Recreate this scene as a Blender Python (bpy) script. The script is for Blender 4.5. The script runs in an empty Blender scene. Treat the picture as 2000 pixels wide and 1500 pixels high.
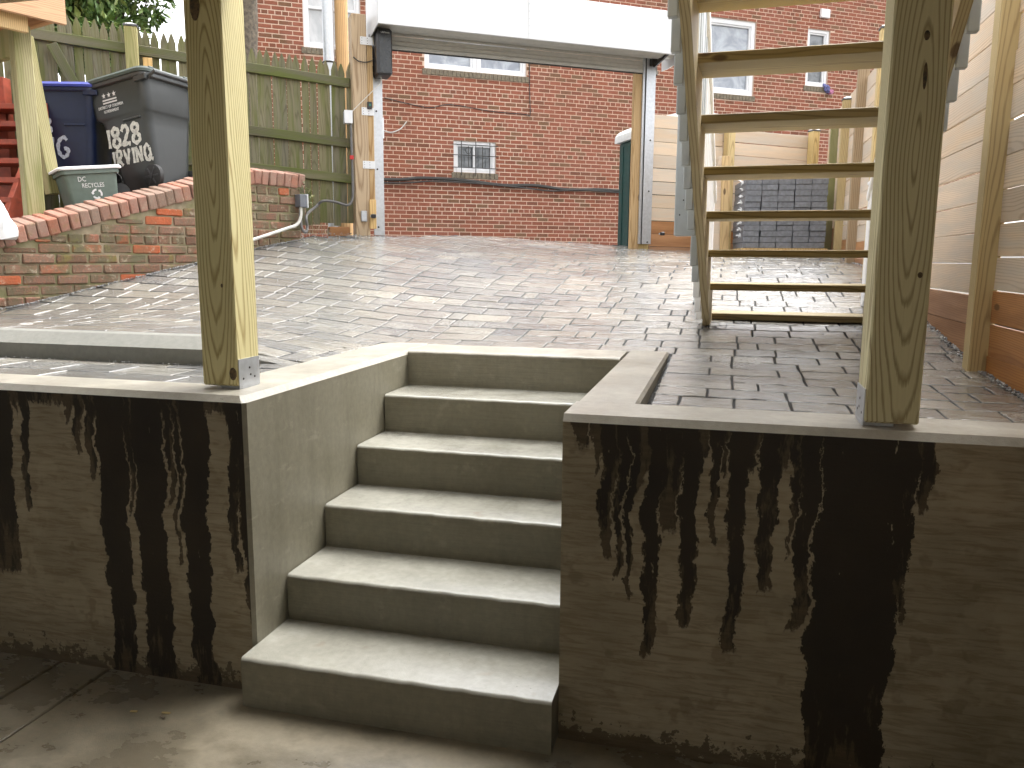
import bpy, bmesh, math, random
import numpy as np
from mathutils import Vector, Matrix

random.seed(7)
rng = np.random.default_rng(11)
SC = bpy.context.scene
COL = SC.collection
R = math.radians

# ------------------------------------------------------------------ camera
CAM = np.array([1.5173, -2.3313, 1.509])
YAW, PIT, ROL, FPX = 0.252874, 0.154685, 0.00547, 1579.83
_fw = np.array([-math.sin(YAW) * math.cos(PIT), math.cos(YAW) * math.cos(PIT), -math.sin(PIT)])
_rt = np.array([math.cos(YAW), math.sin(YAW), 0.0])
_up = np.cross(_rt, _fw)
_r2 = math.cos(ROL) * _rt + math.sin(ROL) * _up
_u2 = -math.sin(ROL) * _rt + math.cos(ROL) * _up
cd = bpy.data.cameras.new('camera')
cam = bpy.data.objects.new('camera', cd)
COL.objects.link(cam)
M = Matrix.Identity(4)
for i in range(3):
    M[i][0], M[i][1], M[i][2], M[i][3] = _r2[i], _u2[i], -_fw[i], CAM[i]
cam.matrix_world = M
cd.sensor_width = 36
cd.lens = FPX / 2000 * 36
cd.clip_start = 0.05
cd.clip_end = 500
SC.camera = cam

# ------------------------------------------------------------------ sky, sun, exposure
SUN_EL, SUN_AZ = R(62), R(30)         # azimuth measured from +Y towards +X
W = bpy.data.worlds.new('World')
SC.world = W
W.use_nodes = True
wn = W.node_tree
bg = wn.nodes['Background']
sky = wn.nodes.new('ShaderNodeTexSky')
sky.sky_type = 'NISHITA'
sky.sun_disc = False
sky.sun_elevation = SUN_EL
sky.sun_rotation = SUN_AZ
sky.dust_density = 4
sky.air_density = 1.0
hs = wn.nodes.new('ShaderNodeHueSaturation')      # overcast: nearly colourless cloud light
hs.inputs['Saturation'].default_value = 0.10
wn.links.new(sky.outputs[0], hs.inputs['Color'])
wn.links.new(hs.outputs[0], bg.inputs['Color'])
bg.inputs['Strength'].default_value = 0.15
sl = bpy.data.lights.new('sun', 'SUN')
sl.energy = 0.5
sl.angle = R(38)
sl.color = (1.0, 0.975, 0.94)
so = bpy.data.objects.new('sun', sl)
COL.objects.link(so)
sd = Vector((math.sin(SUN_AZ) * math.cos(SUN_EL), math.cos(SUN_AZ) * math.cos(SUN_EL), math.sin(SUN_EL)))
so.rotation_euler = sd.to_track_quat('Z', 'Y').to_euler()
SC.view_settings.view_transform = 'Standard'
SC.view_settings.look = 'None'
SC.view_settings.gamma = 1
SC.view_settings.use_curve_mapping = False
SC.view_settings.exposure = 2.2
SC.cycles.use_adaptive_sampling = True
SC.cycles.adaptive_threshold = 0.03
SC.cycles.max_bounces = 6
SC.cycles.diffuse_bounces = 4
SC.cycles.glossy_bounces = 3
SC.cycles.use_denoising = True


def proj(P):
    d = np.asarray(P, float) - CAM
    z = d @ _fw
    return 1000 + FPX * (d @ _r2) / z, 750 - FPX * (d @ _u2) / z, z


# ------------------------------------------------------------------ helpers
class MB:
    def __init__(s):
        s.v, s.f, s.m = [], [], []

    def add(s, vs, fs, mi=0):
        o = len(s.v)
        s.v += [tuple(map(float, p)) for p in vs]
        s.f += [tuple(i + o for i in f) for f in fs]
        s.m += [mi] * len(fs)
        return s

    def box(s, x0, x1, y0, y1, z0, z1, c=0.0, mi=0, T=None):
        return s.ob(((x0 + x1) / 2, (y0 + y1) / 2, (z0 + z1) / 2), (abs(x1 - x0) / 2, abs(y1 - y0) / 2, abs(z1 - z0) / 2), c, T, mi)

    def ob(s, ctr, h, c=0.0, T=None, mi=0, jit=0.0):
        """box with chamfered edges; T a 3x3 whose columns are the box axes (or 4x4 applied after)"""
        vs, fs = chbox(h, c)
        vs = np.array(vs)
        if jit:
            vs = vs + rng.uniform(-jit, jit, vs.shape)
        if T is None:
            vs = vs + np.array(ctr)
        else:
            T = np.array(T)
            if T.shape == (3, 3):
                vs = vs @ T.T + np.array(ctr)
            else:
                vs = (vs + np.array(ctr)) @ T[:3, :3].T + T[:3, 3]
        return s.add(vs, fs, mi)

    def bar(s, a, b, w, h, c=0.0, up=(0, 0, 1), mi=0):
        a, b = np.array(a, float), np.array(b, float)
        d = b - a
        L = np.linalg.norm(d)
        d = d / L
        up = np.array(up, float)
        sd_ = np.cross(up, d)
        sd_ /= np.linalg.norm(sd_)
        u = np.cross(d, sd_)
        return s.ob((a + b) / 2, (L / 2, w / 2, h / 2), c, np.c_[d, sd_, u], mi)

    def tube(s, path, r, n=10, cap=True, mi=0):
        path = [np.array(p, float) for p in path]
        rs = r if hasattr(r, '__len__') else [r] * len(path)
        rings = []
        prev = None
        for i, p in enumerate(path):
            d = path[min(i + 1, len(path) - 1)] - path[max(i - 1, 0)]
            d = d / (np.linalg.norm(d) + 1e-9)
            if prev is None:
                a = np.array([0, 0, 1.0]) if abs(d[2]) < .9 else np.array([1.0, 0, 0])
            else:
                a = prev
            e1 = a - d * (a @ d)
            e1 /= np.linalg.norm(e1)
            e2 = np.cross(d, e1)
            prev = e1
            rings.append([p + rs[i] * (math.cos(2 * math.pi * k / n) * e1 + math.sin(2 * math.pi * k / n) * e2) for k in range(n)])
        vs = [q for rg in rings for q in rg]
        fs = []
        for i in range(len(rings) - 1):
            for k in range(n):
                fs.append((i * n + k, i * n + (k + 1) % n, (i + 1) * n + (k + 1) % n, (i + 1) * n + k))
        if cap:
            fs.append(tuple(range(n - 1, -1, -1)))
            fs.append(tuple((len(rings) - 1) * n + k for k in range(n)))
        return s.add(vs, fs, mi)

    def prism(s, poly, a, ax, bx, ex, d0, d1, mi=0):
        """extrude 2D poly (coordinates along ax,bx from origin a) along ex from d0 to d1"""
        a, ax, bx, ex = (np.array(q, float) for q in (a, ax, bx, ex))
        n = len(poly)
        vs = [a + p[0] * ax + p[1] * bx + d0 * ex for p in poly] + [a + p[0] * ax + p[1] * bx + d1 * ex for p in poly]
        fs = [tuple(range(n)), tuple(range(2 * n - 1, n - 1, -1))]
        fs += [(i, (i + 1) % n, n + (i + 1) % n, n + i) for i in range(n)]
        return s.add(vs, fs, mi)

    def mesh(s, name, mats, origin=(0, 0, 0), smooth=False, recalc=True):
        me = bpy.data.meshes.new(name)
        o = np.array(origin, float)
        me.from_pydata([tuple(np.array(p) - o) for p in s.v], [], s.f)
        mats = mats if isinstance(mats, (list, tuple)) else [mats]
        for m in mats:
            me.materials.append(m)
        if len(mats) > 1:
            me.polygons.foreach_set('material_index', s.m)
        if recalc:
            bm = bmesh.new()
            bm.from_mesh(me)
            bmesh.ops.recalc_face_normals(bm, faces=bm.faces)
            bm.to_mesh(me)
            bm.free()
        if smooth:
            me.polygons.foreach_set('use_smooth', [True] * len(me.polygons))
            try:
                me.set_sharp_from_angle(angle=R(35))
            except Exception:
                pass
        me.update()
        return me

    def build(s, name, mats, parent=None, origin=None, smooth=False, kind=None, label=None, recalc=True):
        if origin is None:
            origin = (0, 0, 0)
        me = s.mesh(name, mats, origin, smooth, recalc)
        return link(name, me, parent, origin, kind, label)


def chbox(h, c):
    hx, hy, hz = h
    if c <= 0:
        vs = [(sx * hx, sy * hy, sz * hz) for sx in (-1, 1) for sy in (-1, 1) for sz in (-1, 1)]
        fs = [(0, 1, 3, 2), (4, 6, 7, 5), (0, 4, 5, 1), (2, 3, 7, 6), (0, 2, 6, 4), (1, 5, 7, 3)]
        return vs, fs
    c = min(c, hx * .9, hy * .9, hz * .9)
    vs, ix = [], {}
    for sx in (-1, 1):
        for sy in (-1, 1):
            for sz in (-1, 1):
                ix[sx, sy, sz] = len(vs)
                vs += [(sx * hx, sy * (hy - c), sz * (hz - c)), (sx * (hx - c), sy * hy, sz * (hz - c)), (sx * (hx - c), sy * (hy - c), sz * hz)]
    fs = []
    for s in (-1, 1):
        q = [(-1, -1), (1, -1), (1, 1), (-1, 1)]
        a = [ix[s, i, j] for i, j in q]
        b = [ix[i, s, j] + 1 for i, j in q]
        d = [ix[i, j, s] + 2 for i, j in q]
        fs += [tuple(a if s > 0 else a[::-1]), tuple(b[::-1] if s > 0 else b), tuple(d if s > 0 else d[::-1])]
    for s in (-1, 1):
        for t in (-1, 1):
            p, q = ix[s, t, -1], ix[s, t, 1]
            f = (p, p + 1, q + 1, q)
            fs.append(f if s * t > 0 else f[::-1])
            p, q = ix[s, -1, t], ix[s, 1, t]
            f = (p, q, q + 2, p + 2)
            fs.append(f if s * t > 0 else f[::-1])
            p, q = ix[-1, s, t], ix[1, s, t]
            f = (p + 1, p + 2, q + 2, q + 1)
            fs.append(f if s * t > 0 else f[::-1])
    for (sx, sy, sz), i in ix.items():
        f = (i, i + 1, i + 2)
        fs.append(f if sx * sy * sz > 0 else f[::-1])
    return vs, fs


def link(name, data, parent=None, loc=(0, 0, 0), kind=None, label=None):
    o = bpy.data.objects.new(name, data)
    COL.objects.link(o)
    if parent is not None:
        o.parent = parent
        # parents of parts keep an identity rotation unless stated; positions are relative to them
        pw = world_of(parent)
        o.location = pw.inverted() @ Vector(loc)
    else:
        o.location = loc
    if kind:
        o['kind'] = kind
    if label:
        o['label'] = label
    return o


def world_of(o):
    m = Matrix.LocRotScale(o.location, o.rotation_euler, o.scale)
    return world_of(o.parent) @ m if o.parent else m


def thing(name, label, cat, loc=(0, 0, 0), group=None):
    o = bpy.data.objects.new(name, None)
    o.empty_display_size = .1
    COL.objects.link(o)
    o.location = loc
    return tag(o, label, cat, group)


def tag(o, label, cat, group=None):
    o['label'] = label
    o['category'] = cat
    if group:
        o['group'] = group
    return o


def struct(o):
    o['kind'] = 'structure'
    return o


def frame(d2):
    """3x3 with columns along (x,y dir), left normal, up"""
    d = np.array([d2[0], d2[1], 0.0])
    d /= np.linalg.norm(d)
    return np.c_[d, np.array([-d[1], d[0], 0]), np.array([0, 0, 1.0])]


# ------------------------------------------------------------------ node helper + materials
class NT:
    def __init__(s, name):
        s.mat = bpy.data.materials.new(name)
        s.mat.use_nodes = True
        s.t = s.mat.node_tree
        s.bsdf = s.t.nodes['Principled BSDF']

    def n(s, typ, ins=None, **props):
        nd = s.t.nodes.new('ShaderNode' + typ)
        for k, v in props.items():
            setattr(nd, k, v)
        for k, v in (ins or {}).items():
            s.set(nd.inputs[k], v)
        return nd

    def set(s, sock, v):
        if isinstance(v, bpy.types.NodeSocket):
            s.t.links.new(v, sock)
        else:
            if sock.type == 'RGBA' and len(v) == 3:
                v = (*v, 1)
            sock.default_value = v

    def math(s, op, a, b=0.0, c=0.0, clamp=False):
        return s.n('Math', {0: a, 1: b, 2: c}, operation=op, use_clamp=clamp).outputs[0]

    def vm(s, op, a, b=(0, 0, 0), sc=None):
        nd = s.n('VectorMath', {0: a, 1: b}, operation=op)
        if sc is not None:
            s.set(nd.inputs['Scale'], sc)
        return nd.outputs[0]

    def noise(s, vec, scale=5, detail=4, rough=.55, dist=0.0, out=0):
        return s.n('TexNoise', {'Vector': vec, 'Scale': scale, 'Detail': detail, 'Roughness': rough, 'Distortion': dist}).outputs[out]

    def ramp(s, fac, stops, interp='LINEAR'):
        nd = s.n('ValToRGB', {0: fac})
        cr = nd.color_ramp
        cr.interpolation = interp
        while len(cr.elements) < len(stops):
            cr.elements.new(.5)
        for e, (p, c) in zip(cr.elements, stops):
            e.position = p
            e.color = (*c, 1) if hasattr(c, '__len__') else (c, c, c, 1)
        return nd.outputs[0]

    def mix(s, fac, a, b, mode='MIX'):
        nd = s.n('Mix', None, data_type='RGBA', blend_type=mode)
        s.set(nd.inputs[0], fac)
        s.set(nd.inputs[6], a)
        s.set(nd.inputs[7], b)
        return nd.outputs[2]

    def coords(s, scale=(1, 1, 1), rnd=True):
        tc = s.n('TexCoord').outputs['Object']
        if rnd:
            r = s.n('ObjectInfo').outputs['Random']
            off = s.vm('SCALE', (3.1, 7.3, 5.7), sc=s.math('MULTIPLY', r, 9.0))
            tc = s.vm('ADD', tc, off)
        return s.vm('MULTIPLY', tc, scale)

    def rnd(s):
        a = s.n('ObjectInfo').outputs['Random']
        b = s.n('NewGeometry').outputs['Random Per Island']
        return s.math('FRACT', s.math('ADD', a, b))

    def bump(s, h, strength=.3, dist=.01):
        s.set(s.bsdf.inputs['Normal'], s.n('Bump', {'Height': h, 'Strength': strength, 'Distance': dist}).outputs[0])

    def out(s, col=None, rough=None, spec=None, metal=None, coat=None):
        for k, v in (('Base Color', col), ('Roughness', rough), ('Specular IOR Level', spec), ('Metallic', metal), ('Coat Weight', coat)):
            if v is not None:
                s.set(s.bsdf.inputs[k], v)
        return s.mat


MAT = {}


def plain(name, col, rough=.6, metal=0, spec=.5, var=.08, scale=18, bump=.08):
    t = NT(name)
    c = t.coords()
    nz = t.noise(c, scale, 5)
    dark = tuple(max(0, q * (1 - 3 * var)) for q in col)
    lite = tuple(min(1, q * (1 + 2 * var)) for q in col)
    cc = t.ramp(nz, [(.25, dark), (.75, lite)])
    t.bump(nz, bump, .004)
    MAT[name] = t.out(cc, t.ramp(nz, [(.3, rough * .8), (.7, min(1, rough * 1.2))]), spec, metal)
    return MAT[name]


def wood(name, early, late, axis=2, freq=110, tilt=.035, a0=.02, b0=-.06, rough=.65, stain=None, contrast=1.0, knots=True):
    t = NT(name)
    tc = t.n('TexCoord').outputs['Object']
    r = t.n('ObjectInfo').outputs['Random']
    sp = t.n('SeparateXYZ', {0: tc}).outputs
    l = sp[axis]
    a, b = [sp[i] for i in range(3) if i != axis]
    l2 = t.math('ADD', l, t.math('MULTIPLY', r, 37.0))
    cl = t.n('CombineXYZ', {0: t.math('MULTIPLY', r, 13.0), 1: 0.0, 2: t.math('MULTIPLY', l2, 1.0)}).outputs[0]
    wob = t.noise(cl, .9, 2)
    wob2 = t.noise(t.n('CombineXYZ', {0: t.math('MULTIPLY', a, 9.0), 1: t.math('MULTIPLY', b, 9.0), 2: t.math('MULTIPLY', l2, 1.3)}).outputs[0], 1.0, 3)
    aa = t.math('ADD', t.math('ADD', a, t.math('MULTIPLY', t.math('SUBTRACT', wob, .5), .07)), -a0)
    aa = t.math('ADD', aa, t.math('MULTIPLY', t.math('SUBTRACT', r, .5), .09))
    bb = t.math('ADD', t.math('ADD', b, t.math('MULTIPLY', l, tilt)), -b0)
    bb = t.math('ADD', bb, t.math('MULTIPLY', t.math('SUBTRACT', wob2, .5), .03))
    rad = t.math('SQRT', t.math('ADD', t.math('MULTIPLY', aa, aa), t.math('MULTIPLY', bb, bb)))
    ring = t.math('FRACT', t.math('MULTIPLY', rad, float(freq)))
    fibre = t.noise(t.n('CombineXYZ', {0: t.math('MULTIPLY', a, 260.0), 1: t.math('MULTIPLY', b, 260.0), 2: t.math('MULTIPLY', l2, 6.0)}).outputs[0], 1.0, 3)
    rr = t.math('ADD', ring, t.math('MULTIPLY', t.math('SUBTRACT', fibre, .5), .30))
    mid = tuple((e * .5 + q * .5) for e, q in zip(early, late))
    colr = t.ramp(rr, [(.05, early), (.55, early), (.80, late), (.93, mid), (1.0, early)])
    big = t.noise(t.n('CombineXYZ', {0: t.math('MULTIPLY', a, 8.0), 1: t.math('MULTIPLY', b, 8.0), 2: t.math('MULTIPLY', l2, 1.1)}).outputs[0], 1.0, 4)
    colr = t.mix(t.ramp(big, [(.40, 0.0), (.70, .35)]), colr, mid)
    colr = t.mix(.10, colr, t.ramp(fibre, [(.3, tuple(q * .7 for q in late)), (.7, early)]))
    # per piece value shift
    hv = t.n('HueSaturation', {'Color': colr, 'Value': t.math('ADD', .84, t.math('MULTIPLY', r, .30)), 'Saturation': t.math('ADD', .85, t.math('MULTIPLY', t.math('FRACT', t.math('MULTIPLY', r, 7.7)), .3))})
    colr = hv.outputs[0]
    if knots:
        vo = t.n('TexVoronoi', {'Vector': t.n('CombineXYZ', {0: t.math('MULTIPLY', a, 5.0), 1: t.math('MULTIPLY', b, 5.0), 2: t.math('MULTIPLY', l2, 2.0)}).outputs[0], 'Scale': 1.0}).outputs['Distance']
        kn = t.ramp(vo, [(.055, .85), (.085, 0.0)])
        colr = t.mix(kn, colr, (.10, .055, .025))
    if stain is not None:
        sc_, amt = stain
        sn = t.noise(t.n('CombineXYZ', {0: t.math('MULTIPLY', a, 14.0), 1: t.math('MULTIPLY', b, 14.0), 2: t.math('MULTIPLY', l2, 1.5)}).outputs[0], 1.0, 5)
        colr = t.mix(t.ramp(sn, [(.42, 0.0), (.66, amt)]), colr, sc_)
    t.bump(t.math('ADD', fibre, t.math('MULTIPLY', ring, .5)), .18, .002)
    MAT[name] = t.out(colr, t.math('ADD', rough - .08, t.math('MULTIPLY', fibre, .2)), .35)
    return MAT[name]


# treated pine (posts, stairs), several board woods
wood('pine_post', (.70, .635, .36), (.34, .255, .11), 2, 105, .085, .01, -.005, .6)
wood('pine_tread', (.56, .46, .26), (.30, .21, .10), 0, 95, .02, .03, -.08, .55)
wood('damp_tread', (.37, .285, .125), (.20, .14, .052), 0, 95, .02, .03, -.08, .5)
wood('pine_stringer', (.58, .49, .28), (.32, .23, .11), 1, 80, .02, .03, -.1, .6)
wood('fence_post_wood', (.62, .48, .23), (.36, .24, .10), 2, 90, .04, .03, -.06, .6)
wood('cedar_pale', (.74, .60, .46), (.52, .39, .27), 0, 120, .02, .05, -.09, .7, ((.54, .50, .44), .6))
wood('cedar_wet', (.46, .23, .095), (.30, .125, .045), 0, 120, .02, .05, -.09, .5, ((.20, .08, .03), .5))
wood('picket_wood', (.20, .185, .12), (.12, .105, .065), 2, 150, .02, .05, -.09, .85, ((.115, .130, .035), .85), knots=False)
wood('rail_wood', (.15, .14, .085), (.085, .075, .045), 0, 120, .02, .05, -.09, .85, ((.095, .115, .026), .9), knots=False)
wood('gate_post_wood', (.46, .335, .20), (.25, .155, .075), 2, 70, .035, .01, -.03, .7)
wood('raw_pine', (.62, .42, .17), (.42, .24, .08), 2, 80, .03, .03, -.05, .6)
wood('pole_wood', (.55, .33, .13), (.33, .17, .06), 2, 60, .02, .0, -.01, .75)
wood('old_green_wood', (.40, .36, .20), (.22, .19, .09), 2, 90, .03, .03, -.05, .8, ((.18, .19, .06), .7))
wood('fascia_cedar', (.60, .34, .16), (.40, .19, .08), 0, 90, .02, .03, -.08, .65)
plain('knot_wood', (.12, .075, .032), .6, var=.35, scale=90)
plain('red_paint', (.36, .075, .04), .55, var=.12)
plain('galvanised', (.55, .57, .60), .42, .75, var=.05, scale=40)
plain('white_metal', (.66, .67, .69), .38, 0, var=.015, scale=3, bump=.02)
plain('slat_metal', (.46, .45, .42), .45, .1, var=.04)
plain('dark_metal', (.035, .032, .03), .45, .3)
plain('black_plastic', (.022, .020, .022), .40, 0, var=.03, bump=.03)
plain('black_panel', (.03, .032, .034), .28, 0, var=.02, bump=.01)
plain('white_vinyl', (.80, .80, .81), .45, var=.02, bump=.02)
plain('shaded_vinyl', (.43, .46, .48), .45, var=.03, bump=.03)  # the white railing vinyl with the shade on its near part put into the colour
plain('cap_metal', (.10, .10, .10), .5, .2)
plain('cap_white', (.75, .75, .76), .4)
plain('conduit_grey', (.13, .125, .12), .55)
plain('pvc_white', (.62, .61, .57), .45)
plain('box_grey', (.40, .42, .44), .45, .2)
plain('box_side', (.14, .15, .17), .5, .2)
plain('cart_grey', (.030, .033, .033), .38, 0, var=.05, bump=.05)
plain('cart_lid_grey', (.055, .072, .062), .42, 0, var=.06, bump=.05)
plain('cart_blue', (.010, .018, .055), .38, 0, var=.05, bump=.05)
plain('cart_lid_blue', (.04, .055, .30), .45, 0, var=.05)
plain('tote_green', (.115, .150, .125), .5, var=.06)
plain('paint_white', (.62, .62, .58), .7, var=.12, scale=60)
plain('paint_pale', (.50, .56, .66), .7, var=.12, scale=60)
plain('print_white', (.70, .70, .70), .6, var=.02)
plain('tyre', (.02, .02, .02), .8)
plain('toilet_green', (.012, .060, .055), .5, var=.06)
plain('toilet_roof', (.74, .76, .76), .5, var=.04)
plain('bag_white', (.85, .85, .86), .45, var=.02)
plain('cable_black', (.045, .042, .038), .6)
plain('red_tag', (.45, .02, .02), .5)
plain('green_lens', (.01, .14, .09), .4)
plain('cloth_blue', (.16, .17, .36), .9, var=.5, scale=60)
plain('cloth_pink', (.55, .22, .36), .9, var=.3, scale=60)
plain('plastic_wrap', (.72, .73, .74), .3)
plain('sill_brick', (.20, .165, .115), .85, var=.2, scale=30, bump=.3)
plain('dry_twig', (.30, .24, .13), .9)
plain('debris_wood', (.38, .29, .12), .8)
plain('soil', (.09, .075, .05), .95, var=.25, scale=12, bump=.6)
plain('asphalt', (.09, .09, .088), .7, var=.2, scale=40, bump=.4)
plain('house_back', (.74, .70, .62), .7, var=.03)
plain('door_rubber', (.03, .03, .03), .8)


def mk_gravel():
    t = NT('gravel')
    r = t.rnd()
    c = t.ramp(r, [(0, (.07, .07, .075)), (.5, (.22, .22, .22)), (1, (.50, .50, .49))])
    MAT['gravel'] = t.out(c, .55, .5)
    t = NT('joint_sand')
    nz = t.noise(t.coords(rnd=False), 160, 3)
    t.bump(nz, .8, .01)
    MAT['joint_sand'] = t.out(t.ramp(nz, [(.35, (.008, .008, .008)), (.7, (.05, .05, .048))]), .8)


mk_gravel()


def mk_paver():
    t = NT('paver')
    r = t.rnd()
    r2 = t.math('FRACT', t.math('MULTIPLY', r, 13.37))
    geo = t.n('NewGeometry').outputs['Position']
    c = t.vm('ADD', geo, t.n('CombineXYZ', {0: t.math('MULTIPLY', r, 31.0), 1: t.math('MULTIPLY', r2, 17.0), 2: 0.0}).outputs[0])
    cs = t.vm('MULTIPLY', c, (1.0, 2.6, 2.6))
    nz = t.noise(cs, 7, 6, .6, .8)
    fine = t.noise(cs, 60, 4)
    base = t.ramp(r, [(0, (.10, .104, .106)), (.2, (.185, .182, .166)), (.4, (.30, .278, .222)), (.58, (.205, .187, .155)), (.76, (.13, .133, .133)), (.9, (.34, .32, .265)), (1, (.26, .23, .18))])
    alt = t.ramp(r2, [(0, (.105, .11, .118)), (.5, (.31, .29, .24)), (1, (.21, .188, .16))])
    col = t.mix(t.ramp(nz, [(.44, 0.0), (.60, .75)]), base, alt)
    col = t.mix(.22, col, t.ramp(fine, [(.3, (.07, .07, .07)), (.7, (.5, .485, .45))]))
    wet = t.noise(geo, 1.3, 4, .6)
    wetf = t.ramp(wet, [(.38, 1.0), (.64, .0)])
    col = t.mix(t.math('MULTIPLY', wetf, .28), col, (.05, .05, .052))
    layer = t.noise(cs, 9, 6, .62, .9)
    grit = t.noise(geo, 240, 2, .5)
    h = t.math('ADD', t.math('MULTIPLY', layer, 1.0), t.math('ADD', t.math('MULTIPLY', fine, .16), t.math('MULTIPLY', grit, .06)))
    t.bump(h, .45, .012)
    rough = t.math('ADD', t.math('MULTIPLY', wetf, -.12), t.math('ADD', .23, t.math('MULTIPLY', fine, .12)))
    t.set(t.bsdf.inputs['Coat Weight'], t.math('ADD', .50, t.math('MULTIPLY', wetf, .5)))
    t.set(t.bsdf.inputs['Coat Roughness'], .13)
    t.set(t.bsdf.inputs['Coat Normal'], t.n('Bump', {'Height': h, 'Strength': .75, 'Distance': .013}).outputs[0])
    MAT['paver'] = t.out(col, rough, .55)


mk_paver()


def mk_brick(name, stops, dirt, dirt_amt, rough=.85, bump=.5, sc=1.0, lime=0.0):
    t = NT(name)
    r = t.rnd()
    geo = t.n('NewGeometry').outputs['Position']
    n1 = t.noise(geo, 7 * sc, 6, .7)
    n2 = t.noise(geo, 85 * sc, 4, .65)
    col = t.ramp(r, stops)
    col = t.mix(.30, col, t.ramp(n2, [(.3, tuple(q * .5 for q in stops[0][1])), (.7, tuple(min(1, q * 1.25) for q in stops[-1][1]))]))
    keep = t.ramp(t.math('FRACT', t.math('MULTIPLY', r, 5.3)), [(.1, .25), (.5, 1.0)])
    col = t.mix(t.math('MULTIPLY', t.ramp(n1, [(.38, 0.0), (.60, dirt_amt)]), keep), col, dirt)
    if lime:
        n4 = t.noise(t.vm('ADD', geo, (4, 8, 2)), 16, 5, .75)
        col = t.mix(t.ramp(n4, [(.56, 0.0), (.68, lime)]), col, (.50, .45, .34))
        n5 = t.noise(t.vm('ADD', geo, (1, 3, 9)), 5, 4, .7)
        col = t.mix(t.ramp(n5, [(.58, 0.0), (.68, lime)]), col, (.20, .19, .05))
    t.bump(t.math('ADD', n2, n1), bump, .006)
    MAT[name] = t.out(col, rough, .3)


mk_brick('house_brick', [(0, (.165, .060, .036)), (.25, (.275, .080, .046)), (.6, (.325, .098, .055)), (.84, (.25, .074, .045)), (.91, (.16, .085, .045)), (1, (.19, .11, .06))], (.33, .125, .085), .55, bump=.25, sc=.35)
mk_brick('garden_brick', [(0, (.105, .090, .068)), (.3, (.165, .130, .098)), (.62, (.20, .145, .110)), (.90, (.245, .125, .085)), (.945, (.42, .11, .045)), (1, (.47, .10, .035))], (.120, .112, .065), .95, bump=.8, lime=.55)
mk_brick('cap_brick', [(0, (.22, .18, .14)), (.3, (.34, .18, .14)), (.7, (.38, .20, .155)), (1, (.40, .15, .09))], (.32, .25, .20), .55, bump=.7, lime=.3)


def mk_mortar(name, c0, c1, c2=None):
    t = NT(name)
    geo = t.n('NewGeometry').outputs['Position']
    n1 = t.noise(geo, 14, 5)
    n2 = t.noise(geo, 110, 3)
    col = t.ramp(n1, [(.3, c0), (.7, c1)])
    if c2:
        col = t.mix(t.ramp(t.noise(geo, 4, 4), [(.45, 0.0), (.6, .7)]), col, c2)
    t.bump(n2, .5, .004)
    MAT[name] = t.out(col, .9, .25)


mk_mortar('house_mortar', (.58, .42, .32), (.68, .51, .40))
mk_mortar('garden_mortar', (.20, .165, .11), (.36, .30, .21), (.15, .15, .06))


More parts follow.
